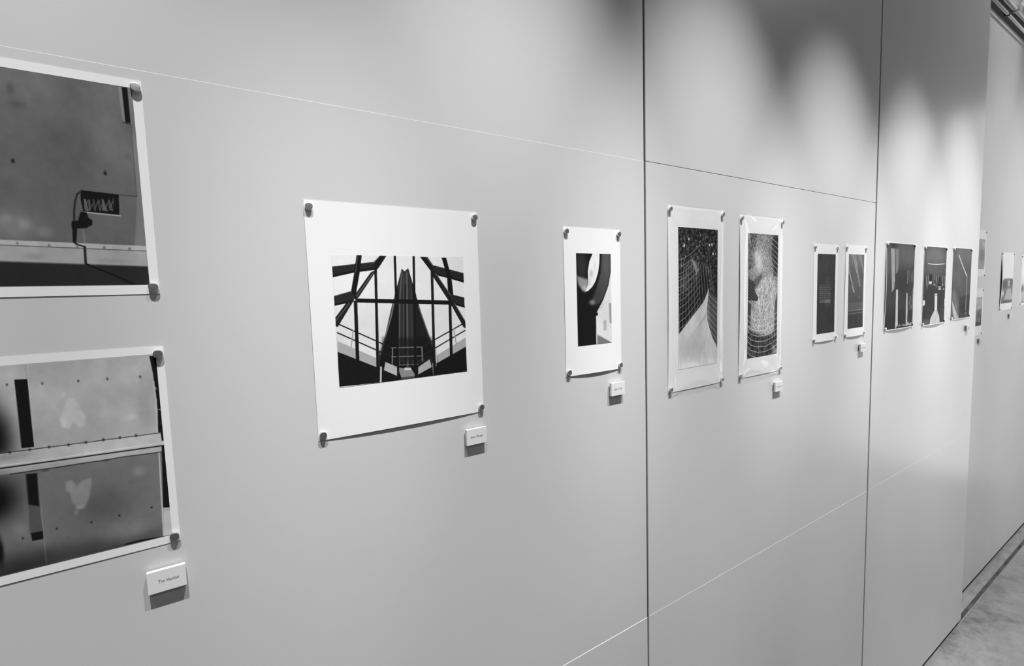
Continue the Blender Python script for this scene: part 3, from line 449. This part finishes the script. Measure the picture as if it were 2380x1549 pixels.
('l',70,1.07,0.39,0.5,[47.7,118.2,60.4,118.2]),
]),
'light_streaks': (222,80,1.1,0,[
('b',120,77.4,45.4,0.9,57.6,9.1),('b',92,77.2,45.7,0.7,49.4,83.1),('b',56,91.3,58.3,0.9,58.9,233.1),('p',92,1.3,0.8,[-2.5,164.3,120.6,164.4,122.4,191,-0.9,191.3]),
('l',160,5.65,0.85,1,[27.6,-1.2,46,29.1,62.2,60.3]),('l',166,5.15,0.86,0.9,[42.8,-1.4,66.6,48.9,87.6,109.5]),('l',130,16.61,2.58,0.5,[37.7,-1.3,82.7,95]),
('l',140,9.1,2.19,0.7,[79.6,-2.1,105.3,37.3,116.9,60.4]),('l',136,8.7,1.27,0.8,[-0.1,37.8,16,77.2,45.8,127.4]),('l',168,4.36,0.64,0.8,[5,60.2,25,99.9,39.5,128.6]),
('l',30,4.28,0.84,0.7,[3.2,71.4,15.2,94.1,25.2,104.1]),('b',128,12.4,22.3,0.5,1.7,26.6),('b',110,5.3,2.9,0.6,79.4,145.5),('l',134,1.8,0.65,1,[2.9,192.3,122.4,190.7]),
('l',124,1.79,0.65,1,[2.2,201.9,123.1,201.4]),('l',70,2.98,0.87,0.7,[3.2,197.1,122.8,196.6]),
]),
'window_bars': (238,62,1.3,0,[
('b',116,134.2,64.7,0.8,179.2,43.7),('b',104,30.6,92.9,0.6,21.1,68),('b',56,132.3,51.8,0.8,146.9,144.1),('b',40,182,46,0.8,135.8,293.3),('b',50,38.9,9.3,0.8,54.7,8.4),
('p',174,2.49,0.9,[37,19.7,73,20.4,78.9,143.3,76.6,171.8,52.6,185.6]),('l',200,6.32,1.5,0.7,[68.8,26.7,77.3,143.3]),
('p',150,4.03,0.8,[77.8,21.8,112.9,21,114.2,89.4,104.9,111.7,84.3,114.2]),('l',64,6.34,1,1,[74.7,21.9,84.1,111.6]),
('p',206,0.77,1,[94.6,177,104,174.3,114.8,177.4,115.3,246.8,114.7,313.3,88.5,327.5,93.5,274.9]),
('p',198,0.8,1,[200.3,194.8,206.6,189.7,214,195.2,217.2,264.5,210.6,321.6,195.3,321.9]),('l',150,5.14,0.8,1,[210.4,103.8,210.1,154.1]),('l',130,4.31,0.8,1,[225.1,105.4,223,145]),
('b',110,19.4,23.4,0.7,256.2,128.8),('l',168,10.65,2.19,0.8,[273.4,177.6,270.5,219.6,265.2,254.8]),
('p',196,1.07,0.9,[113.5,318.8,129.3,312.6,137.9,317,162.6,314.6,198.2,316.8,221.2,305.5,237.7,315.2,261.7,309.8,266.6,322.7]),
('p',40,1.05,1,[121.7,318.6,162.8,317.3,163.3,322.9]),('b',180,5.3,2.7,0.8,244.2,208.7),('b',180,5.3,2.7,0.8,242.3,214.7),('b',150,5.3,2.7,0.8,249.5,220.9),
('b',180,5.2,2.7,0.8,237.6,226.5),('b',180,5.2,2.7,0.8,238,232.6),('b',150,5.3,2.7,0.8,243.7,238.8),('b',180,5.3,2.7,0.8,249.9,245.1),('b',150,5.3,2.7,0.8,243.6,250.9),
('b',150,5.3,2.7,0.8,239,256.7),
]),
'night_tower': (238,56,1.3,0,[
('b',118,181,56.6,0.9,126.6,35.1),('b',104,161.2,28.5,0.6,124.5,102.6),('b',44,183.6,72.5,0.9,138.8,224.8),('b',110,67.3,14.2,0.7,21.5,319.4),
('l',222,3.21,0.9,1,[44,70.5,91.1,73,151.4,73.6,247.2,70.4]),('l',150,4.8,1.16,0.8,[29.9,122.6,32.8,157.6]),('l',176,4.81,1.16,0.8,[35,126.3,38,161.8]),
('l',60,4.84,1.17,0.8,[44.9,126.6,48.9,171.3]),('l',176,4.86,1.17,0.8,[52.1,120.6,55.5,159.5]),('l',60,4.88,1.17,0.8,[59.8,114,63.1,151.8]),
('l',60,4.9,1.18,0.8,[69.5,113.4,73.2,154.8]),('l',70,4.93,1.18,0.8,[78.9,122.4,82.7,164.3]),('l',70,4.96,1.19,0.8,[89.2,127.9,93,169]),
('l',70,4.98,1.19,0.8,[98.3,124.3,101.6,161.7]),('l',70,5.01,1.19,0.8,[109.2,119.2,112.2,153.5]),('l',130,5.03,1.2,0.8,[117.2,121.7,119.9,153]),
('l',130,5.04,1.2,0.8,[122.1,112.1,124.2,138.4]),('l',70,5.07,1.21,0.8,[135.5,128.4,137,149.9]),('l',176,5.1,1.21,0.8,[144.4,127.6,148.7,172.4]),
('l',130,5.12,1.21,0.8,[151.8,119.9,153.8,145.4]),('l',60,5.14,1.22,0.8,[159.8,118.4,164,162]),('l',150,5.17,1.22,0.8,[171.4,121.7,173.8,150.4]),
('l',130,5.19,1.23,0.8,[178.2,116.9,179.9,139.5]),('l',70,5.23,1.23,0.8,[192.2,118,194.8,147.9]),('l',60,5.24,1.24,0.8,[195.7,112.2,198.8,146]),
('l',70,5.28,1.24,0.8,[210.9,114,213.5,143.4]),('l',130,5.3,1.25,0.8,[220.1,125.2,221.8,148]),('l',150,5.33,1.25,0.8,[229.5,122.4,233.2,160.4]),
('l',70,5.36,1.26,0.8,[240.7,124.9,243,151.8]),('l',60,5.37,1.26,0.8,[245.3,113.2,247.5,139.5]),('l',150,5.4,1.27,0.8,[255.6,124.4,259.4,163.3]),
('p',26,1.77,0.9,[64.7,116.6,96.1,116.8,97.4,145.1,63.9,144.7]),('p',30,1.85,0.9,[178.5,128,205.6,128.2,206.4,168.4,179.2,167.9]),
('p',224,1.18,1,[62.2,146.5,97.5,146.2,90.9,157.5,69.2,157.1]),('b',210,10.1,3.6,1,126.2,160.5),('p',220,0.93,1,[179.4,169.4,208.6,169.9,205,174.2,179.9,173.7]),
('p',226,0.93,1,[176.3,178,214,178.8,208.2,183.8,178.9,183.2]),('b',190,8.6,3.3,1,246.3,182),('b',190,8.5,5.9,0.7,231.1,162.9),('b',150,5.8,14,0.6,43,165.5),
('p',210,0.92,1,[133.8,199.4,166.5,199.6,167.1,273.9,135.2,272.4]),('l',30,1.84,0.61,1,[134.6,206.7,167.3,206.9]),
('p',196,1.83,1,[135.1,271.7,167,273.1,192.8,298.2,200.8,330,74.9,329.7,84,305.1,105.9,288.3]),('p',220,1.16,1,[-4.1,222.9,22.7,225.2,21.1,245.5,-1.5,247.4]),
('p',206,1.28,1,[262.4,225.2,277.7,225.6,277.6,259.3,264,255.1]),('l',110,1.51,1.2,0.6,[54.4,268,134.5,275.3]),('l',100,1.6,1.27,0.6,[196,272.6,270.5,272.2]),
]),
'light_line': (238,84,1.3,0,[
('b',118,182,58.3,0.8,143.8,31.8),('b',108,105.5,61.7,0.8,63.3,136.6),('b',96,76,48.2,0.6,224.3,158),('p',112,5.41,0.9,[10.4,189.5,60.6,202.2,100.8,254,104,328.8,-0.4,330.8]),
('p',56,4.26,0.95,[108.9,226.8,258.9,219.1,276.2,334.1,104.4,332]),('b',30,75.2,24.2,0.7,192.3,281.4),('p',196,4.04,0.9,[7.9,239.1,34,263.1,98.9,326.5,42.9,329.3,19.2,289.4]),
('l',150,9.22,3.38,0.6,[27.3,212.9,84.7,292.5]),('l',220,8.02,1.03,1,[78.3,33.6,141.7,84.5,202.3,128.3]),('l',156,12.56,2.13,0.85,[207.3,128.3,208.1,201.8,203.8,291.9]),
('b',140,12.6,8.1,0.8,204.9,308.1),
]),
'pale_portrait': (196,142,1.6,0,[
('b',176,76.2,27.2,0.8,228.1,28),('b',110,39.4,40.8,0.8,207.5,87.6),('b',150,60.1,22.7,0.7,185.6,137.8),('b',120,15.5,32.2,0.6,260.2,128.1),('b',180,31,13.8,0.6,264.1,151.2),
('b',120,29.9,17.9,0.5,182.9,29.3),
]),
'grey_portrait': (196,140,1.6,0,[
('b',178,91.4,32.5,0.8,209.2,22.5),('b',206,61.1,11.2,0.8,215.2,59.7),('b',74,77,42.3,0.9,230.5,106.9),('b',110,30.9,14.1,0.8,242.8,88.9),('b',52,91.9,14.1,0.9,214.3,147.9),
('b',150,12.3,23.5,0.6,218.9,129.5),
]),
'figure_horizon': (190,200,1.4,0,[
('b',214,222,75.5,0.9,101.3,77.8),('p',104,5.87,0.95,[-7.3,172.6,43.9,159.1,135.4,156.4,270.7,161.3,302.2,313.5,-17,309.3]),('b',84,73.1,25.3,0.9,59.6,193.5),
('b',86,50.3,20.8,0.8,217.3,185.6),('p',160,4.95,0.8,[137.9,169.2,195.1,170.9,190.7,205.9,148.8,205.1]),('p',156,4.97,0.9,[129.8,222.7,204.3,216.5,273.4,288.7,68.6,287.7]),
('b',200,25.3,18.2,0.9,24.9,248),('b',84,112,9.3,0.8,107.8,300.2),('b',88,39.5,10.6,0.8,260.3,301.4),
]),
'pale_landscape': (190,176,1.6,0,[
('b',206,128.3,81.3,0.8,33,81.2),('b',96,42.8,27.4,0.9,28.7,206.2),('b',150,87.2,33.3,0.8,74.5,267.7),('b',120,64.6,7.7,0.7,37.4,294),
]),
}

def lin(v):
    v = np.asarray(v, float)/255.0
    return np.where(v <= .04045, v/12.92, ((np.maximum(v, 0)+.055)/1.055)**2.4)
def seg_dist(X, Y, x0, y0, x1, y1):
    dx, dy = x1-x0, y1-y0; l2 = dx*dx+dy*dy+1e-9
    t = np.clip(((X-x0)*dx+(Y-y0)*dy)/l2, 0, 1)
    return np.hypot(X-(x0+t*dx), Y-(y0+t*dy))
def soft_noise(rng, shape, cells):
    g = rng.standard_normal((cells+2, cells+2))
    yy = np.linspace(0, cells, shape[0]); xx = np.linspace(0, cells, shape[1])
    y0 = yy.astype(int); x0 = xx.astype(int); fy = (yy-y0)[:, None]; fx = (xx-x0)[None]
    fy = fy*fy*(3-2*fy); fx = fx*fx*(3-2*fx)
    return (g[y0][:, x0]*(1-fy)*(1-fx)+g[y0][:, x0+1]*(1-fy)*fx+g[y0+1][:, x0]*fy*(1-fx)+g[y0+1][:, x0+1]*fy*fx)
def draw(art, xs, ys):
    ref, bg, res, fine, shapes = ART[art]
    img = np.full((len(ys), len(xs)), bg, float)
    rng = np.random.default_rng(len(shapes)+int(bg))
    tex = soft_noise(rng, img.shape, 6)*.5 + soft_noise(rng, img.shape, 17)*.35 + soft_noise(rng, img.shape, 45)*.25
    for s in shapes:
        k = s[0]
        if k == 'b':
            _, val, rx, ry, al, x, y = s; bx = (x-2.2*rx, x+2.2*rx, y-2.2*ry, y+2.2*ry)
        else:
            pts = s[-1]; px = pts[0::2]; py = pts[1::2]
            m = (s[2]+2*s[3] if k == 'l' else 2*s[2]) + 2
            bx = (min(px)-m, max(px)+m, min(py)-m, max(py)+m)
        i0, i1 = np.searchsorted(xs, bx[0]), np.searchsorted(xs, bx[1])
        j0, j1 = np.searchsorted(ys, bx[2]), np.searchsorted(ys, bx[3])
        if i0 >= i1 or j0 >= j1: continue
        X, Y = np.meshgrid(xs[i0:i1], ys[j0:j1])
        if k == 'b':
            cov = np.exp(-(((X-x)/max(rx, .3))**2+((Y-y)/max(ry, .3))**2)**1.3)*al
        elif k in 'pm':
            val, soft, al = s[1], s[2], s[3]; n = len(px); ins = np.zeros(X.shape, bool); d = np.full(X.shape, 1e9)
            for a in range(n):
                x0, y0, x1, y1 = px[a], py[a], px[(a+1) % n], py[(a+1) % n]
                d = np.minimum(d, seg_dist(X, Y, x0, y0, x1, y1))
                if y0 != y1: ins ^= ((y0 > Y) != (y1 > Y)) & (X < (x1-x0)*(Y-y0)/(y1-y0)+x0)
            cov = np.clip(.5-np.where(ins, -d, d)/max(res, 2*soft), 0, 1)*al
            if k == 'm':   # woven field: jittered cells between two greys
                lo, hi, pw_, cw, ch, sk = s[5:11]
                ci = np.floor((X+sk*Y)/cw).astype(int); cj = np.floor((Y+.35*sk*X+(ci % 3)*ch/3)/ch).astype(int)
                hsh = np.abs(np.sin(ci*127.1+cj*311.7)*43758.5453) % 1
                val = lo+(hi-lo)*hsh**pw_
        else:
            _, val, wd, soft, al, _p = s; d = np.full(X.shape, 1e9)
            for a in range(len(px)-1): d = np.minimum(d, seg_dist(X, Y, px[a], py[a], px[a+1], py[a+1]))
            cov = np.clip(.5-(d-wd/2)/max(res, 2*soft), 0, 1)*al
            cov *= min(1, max(wd, .35)/res)
        img[j0:j1, i0:i1] += (val-img[j0:j1, i0:i1])*cov
    img = img*(1+(.05 if bg < 180 else .018)*tex)
    return np.clip(.87*lin(np.clip(img, 0, 255))/lin(ref), .012, .88)

# ------------------------------------------------------------------ prints, pins and name cards
PIN_ME = None
def pin_mesh():
    prof = [(0, 0), (.0046, 0), (.0049, -.0004), (.0053, -.0009), (.0053, -.0040), (.0050, -.0046), (.0043, -.0048), (0, -.0049)]
    bm = bmesh.new(); n = 24; rings = []
    for r, y in prof:
        rings.append([bm.verts.new((0, y, 0))] if r == 0 else [bm.verts.new((r*math.cos(k*2*math.pi/n), y, r*math.sin(k*2*math.pi/n))) for k in range(n)])
    for A, B in zip(rings, rings[1:]):
        for k in range(n):
            a, b_ = A[k % len(A)], A[(k+1) % len(A)]; c, d = B[k % len(B)], B[(k+1) % len(B)]
            fs = []
            for v in (a, b_, d, c):
                if v not in fs: fs.append(v)
            if len(fs) > 2: bm.faces.new(fs)
    bmesh.ops.recalc_face_normals(bm, faces=bm.faces[:])
    me = to_mesh('push_pin', bm, False); me.materials.append(M_STEEL)
    for p in me.polygons:
        p.use_smooth = abs(p.normal.y) < .2
    return me
PIN_ME = pin_mesh()
CORNER = {'TL': ('top left', 0, 0), 'TR': ('top right', 1, 0), 'BL': ('bottom left', 0, 1), 'BR': ('bottom right', 1, 1)}

def hang(name, art, rect, pic, Y, label, short, pins, cat='photo print', bot=.003, side=0.0, top=0.0, gloss=False, sleeve=None, group=None, seed=0, mid=.0003):
    x0, x1, zt, zb = rect; w, h = x1-x0, zt-zb
    if x0 < .8: Y -= .0006
    root = tag(empty(name, (x0, Y, zb)), label, cat, group)
    rng = random.Random(seed); ph = rng.uniform(0, 6)
    def off(u, v):
        b = .0004 + bot*np.maximum(np.sin(np.pi*u), 0)**.7*v**4 + side*(1-u)**3*np.sin(np.pi*v) + top*np.sin(np.pi*u)*(1-v)**4
        return b + mid*np.sin(np.pi*u)*np.sin(np.pi*v)*(1+.3*np.sin(5*u+4*v+ph))
    # paper
    uu, vv = np.meshgrid(np.linspace(0, 1, 61), np.linspace(0, 1, 61))
    P = np.stack([uu*w, -off(uu, vv), (1-vv)*h], -1)
    pap = link('paper', grid_mesh('paper', P), M_PAPER, root)
    so = pap.modifiers.new('thickness', 'SOLIDIFY'); so.thickness = .0003; so.offset = -1
    pap.modifiers.new('crisp_edges', 'EDGE_SPLIT').split_angle = math.radians(40)
    # picture
    ref, bg, res, fine, shapes = ART[art]
    px0, px1, pzt, pzb = pic; pw, phh = (px1-px0)*1000, (pzt-pzb)*1000
    if fine:
        cut = pw-fine*1000
        xs = np.concatenate([np.arange(0, cut, 5.0), np.linspace(cut, pw, int(fine*1000/res))])
    else: xs = np.linspace(0, pw, max(8, int(pw/res)))
    ys = np.linspace(0, phh, max(8, int(phh/res)))
    alb = draw(art, xs, ys)
    gx, gy = np.meshgrid(xs/1000 + px0-x0, (zt-pzt) + ys/1000)
    P = np.stack([gx, -off(gx/w, gy/h)-.0004, h-gy], -1)
    me = grid_mesh('picture', P)
    ca = me.color_attributes.new('ink', 'FLOAT_COLOR', 'POINT')
    c4 = np.repeat(alb.ravel()[:, None], 4, 1); c4[:, 3] = 1
    ca.data.foreach_set('color', c4.astype(np.float32).ravel())
    po = link('picture', me, M_GLOSS if gloss else M_MATTE, root)
    if sleeve:
        uu, vv = np.meshgrid(np.linspace(-.012, 1.012, 60), np.linspace(-.006, 1.006, 110))
        uc = np.clip(uu, 0, 1); vc = np.clip(vv, 0, 1)
        P = np.stack([uu*w, -off(uc, vc)-.0006-sleeve(uc, vc)*np.clip(30*np.minimum(uc, 1-uc)+.05, 0, 1), (1-vv)*h], -1)
        link('plastic_sleeve', grid_mesh('plastic_sleeve', P), M_SLEEVE, root)['label'] = 'wrinkled clear plastic sleeve'
    for key in pins:
        nm, cu, cv = CORNER[key]
        p = bpy.data.objects.new('push_pin', PIN_ME); COL.objects.link(p)
        u, v = (.006/w if not cu else 1-.006/w), (.0095/h if not cv else 1-.0085/h)
        p.location = (x0+u*w, Y-float(off(np.array(u), np.array(v)))-(.0008 if not sleeve else .0022), zt-v*h)
        p.rotation_euler = (0, rng.uniform(0, 6), 0)
        tag(p, 'silver push pin at the %s corner of the %s' % (nm, short), 'push pin', 'push pins holding the prints')
    return root

def card(x0, zt, Y, text, label, tx=.27, tw=.54, size=.0064, w=.0405, h=.0283):
    if x0 < .8: Y -= .0006
    c = tag(empty('name_card', (x0, Y, zt-h)), label, 'name card', 'name cards beside the prints')
    face = box('card_face', 0, w, -.0090, -.0078, 0, h, M_CARD, c, .0002)
    box('foam_core', .0002, w-.0002, -.0078, -.0032, .0002, h-.0002, M_CORE, c)
    box('mounting_tape', .004, w-.004, -.0032, 0, .004, h-.004, M_PAD, c)
    if text:
        cu = bpy.data.curves.new('lettering', 'FONT'); cu.body = text; cu.size = size; cu.extrude = .00002
        t = bpy.data.objects.new('lettering_tmp', cu); COL.objects.link(t)
        bpy.context.view_layer.update()
        me = bpy.data.meshes.new_from_object(t.evaluated_get(bpy.context.evaluated_depsgraph_get()))
        bpy.data.objects.remove(t)
        me.materials.clear()
    else:            # too blurred in the photograph to read: a short row of strokes
        rg = random.Random(int(x0*1000)); bm = bmesh.new(); gx = 0
        for g_ in range(9):
            hgt = rg.choice((.0034, .0034, .0048)); wd = rg.uniform(.0014, .0024)
            bars = [(gx, gx+.0005, 0, hgt)]
            if rg.random() < .7: bars.append((gx+wd-.0005, gx+wd, 0, .0034))
            bars.append((gx, gx+wd, rg.choice((0, .0014, .0029)), 0))
            for a0, a1, b0, b1 in bars:
                if not b1: b1 = b0+.0005
                bm.faces.new([bm.verts.new(q) for q in ((a0, b0, 0), (a1, b0, 0), (a1, b1, 0), (a0, b1, 0))])
            gx += wd+.0006+(.0016 if g_ == 3 else 0)
        me = to_mesh('lettering', bm)
    o = link('lettering', me, M_INK, c); o.rotation_euler = (math.pi/2, 0, 0); o.location = (w*tx, -.00905, h*.42)
    xs_ = [v.co.x for v in me.vertices]; o.scale = (tw*w/(max(xs_)-min(xs_)), 1, 1)
    o['label'] = 'small black printed lettering'
    return c

def folds(seed, amp):
    """plastic pulled towards its four pins: creases fan out from the corners, the long edges buckle"""
    def f(u, v):
        b = .0032 + .0005*np.sin(3.1*v+4.2*u+seed) + .0012*np.exp(-((u-.91-.015*np.sin(6*v+seed))/.035)**2) + .0006*np.exp(-((u-.07-.015*np.sin(5*v+seed))/.03)**2)
        for n_, (cu, cv) in enumerate(((0, 0), (1, 0), (0, 1), (1, 1))):
            du, dv = (u-cu)*.5, v-cv; r_ = np.hypot(du, dv); ph = np.arctan2(np.abs(dv), np.abs(du))
            w_ = np.sin((6.5+n_)*ph + 2.2*np.sin(9*r_+seed+n_) + seed*3+n_*1.7)
            b = b + amp*np.sign(w_)*np.abs(w_)**1.6*np.exp(-r_/.16)*np.clip(r_/.05, 0, 1)
        return b + .0018*np.exp(-((v-.945-.02*np.sin(7*u+seed))/.026)**2)*(1+.4*np.sin(13*u+seed)) + .0007*np.exp(-((v-.05-.015*np.sin(9*u+seed))/.016)**2)
    return f
wav_a = folds(.7, .0015); wav_b = folds(2.3, .0015)

ALL = ('TL', 'TR', 'BR', 'BL'); RT = ('TR', 'BR')
N = .75; F = .82
hang('photo_print', 'lamp_wall', (-.336, -.030, 2.0905, 1.835), (-.325, -.0395, 2.0805, 1.847), N,
     'dark print of a concrete wall with a hooked lamp, upper of the leftmost pair', 'upper leftmost print', RT, bot=.0003, seed=1)
hang('photo_print', 'rail_wall', (-.336, -.0315, 1.770, 1.5155), (-.325, -.0398, 1.7605, 1.5265), N,
     'grey print of a stained metal wall with a rail, lower of the leftmost pair', 'lower leftmost print', RT, bot=.0004, seed=2)
hang('photo_print', 'church_window', (.145, .4275, 1.9645, 1.6125), (.179, .397, 1.887, 1.6885), N,
     'large white print showing a tower through black window beams', 'tower print', ALL, bot=.0025, side=.001, seed=3)
hang('photo_print', 'ring_sculpture', (.621, .778, 1.950, 1.651), (.653, .749, 1.8985, 1.7105), N,
     'narrow white print of a dark curved ring sculpture', 'ring sculpture print', ALL, bot=.0032, side=.0008, seed=4)
hang('photo_print', 'net_wedge', (.934, 1.151, 2.0145, 1.5735), (.9715, 1.1265, 1.966, 1.626), N,
     'shiny sleeved print of dark netting with a pale wedge below', 'sleeved print with the pale wedge', ALL, bot=.0009, side=.002, sleeve=wav_a, seed=5)
hang('photo_print', 'net_drapery', (1.223, 1.440, 2.0105, 1.572), (1.262, 1.4145, 1.964, 1.6235), N,
     'shiny sleeved print of netting over pale glowing drapery', 'sleeved print with pale drapery', ALL, bot=.0009, side=.003, sleeve=wav_b, seed=6)
hang('photo_print', 'pale_block', (1.626, 1.7855, 1.947, 1.637), (1.649, 1.768, 1.916, 1.663), N,
     'small dark print with a faint pale block in its middle', 'dark print with the faint block', ALL, bot=.0036, seed=7)
hang('photo_print', 'light_streaks', (1.840, 2.000, 1.950, 1.6375), (1.8635, 1.982, 1.9185, 1.666), N,
     'small grey print with slanting light streaks beside the second wall seam', 'grey print with slanting streaks', ALL, bot=.0046, side=.001, seed=8)
hang('photo_print', 'window_bars', (2.168, 2.4515, 1.9715, 1.6365), (2.172, 2.449, 1.9665, 1.6405), N,
     'dark glossy print with tall white vertical bars, first of three', 'print with white vertical bars', ALL, bot=.0058, side=.004, gloss=True, seed=9)
hang('photo_print', 'night_tower', (2.552, 2.8255, 1.968, 1.631), (2.555, 2.823, 1.9635, 1.635), N,
     'dark glossy print with a white bell shaped column, middle of three', 'print with the white column', ALL, bot=.0058, side=.001, gloss=True, seed=10)
hang('photo_print', 'light_line', (2.911, 3.181, 1.9705, 1.6355), (2.913, 3.179, 1.9665, 1.6395), N,
     'dark glossy print with one thin slanting light line, last before wall end', 'print with the thin light line', ALL, bot=.0036, gloss=True, seed=11)
hang('photo_print', 'pale_portrait', (3.42, 3.726, 2.089, 1.834), (3.446, 3.706, 2.038, 1.876), F,
     'pale print half hidden behind the wall end, upper of two', 'upper half hidden print', RT, bot=.001, seed=12)
hang('photo_print', 'grey_portrait', (3.42, 3.721, 1.769, 1.508), (3.44, 3.699, 1.721, 1.561), F,
     'grey print half hidden behind the wall end, lower of two', 'lower half hidden print', RT, bot=.001, seed=13)
hang('photo_print', 'figure_horizon', (4.048, 4.3215, 1.977, 1.627), (4.064, 4.32, 1.9765, 1.668), F,
     'print of a grey shape under a blank white sky on the recessed wall', 'print with blank white sky', ALL, bot=.001, side=.007, seed=14)
hang('photo_print', 'pale_landscape', (4.516, 4.80, 1.967, 1.642), (4.535, 4.78, 1.955, 1.655), F,
     'pale print cut by the right edge of the picture', 'print at the right picture edge', ('TL', 'BL'), bot=.001, seed=15)

card(-.0692, 1.4868, N, 'Tim Hanlon', 'white foam name card under the stained metal wall print, nearest the camera')
card(.3868, 1.5860, N, 'Jesus Peraza', 'white foam name card under the tower print', tx=.2, tw=.62)
card(.7385, 1.6236, N, None, 'white foam name card under the ring sculpture print', tx=.2, tw=.6)
card(1.3965, 1.5412, N, None, 'white foam name card under the sleeved drapery print', tx=.18, tw=.72)
card(1.9545, 1.6060, N, None, 'white foam name card under the slanting streaks print', tx=.3)
card(3.1270, 1.5990, N, None, 'white foam name card under the thin light line print', tx=.3)
card(3.6530, 1.4885, F, None, 'tiny name card under the lower half hidden print', tx=.3)
card(4.2530, 1.5990, F, None, 'tiny name card under the blank white sky print', tx=.3)
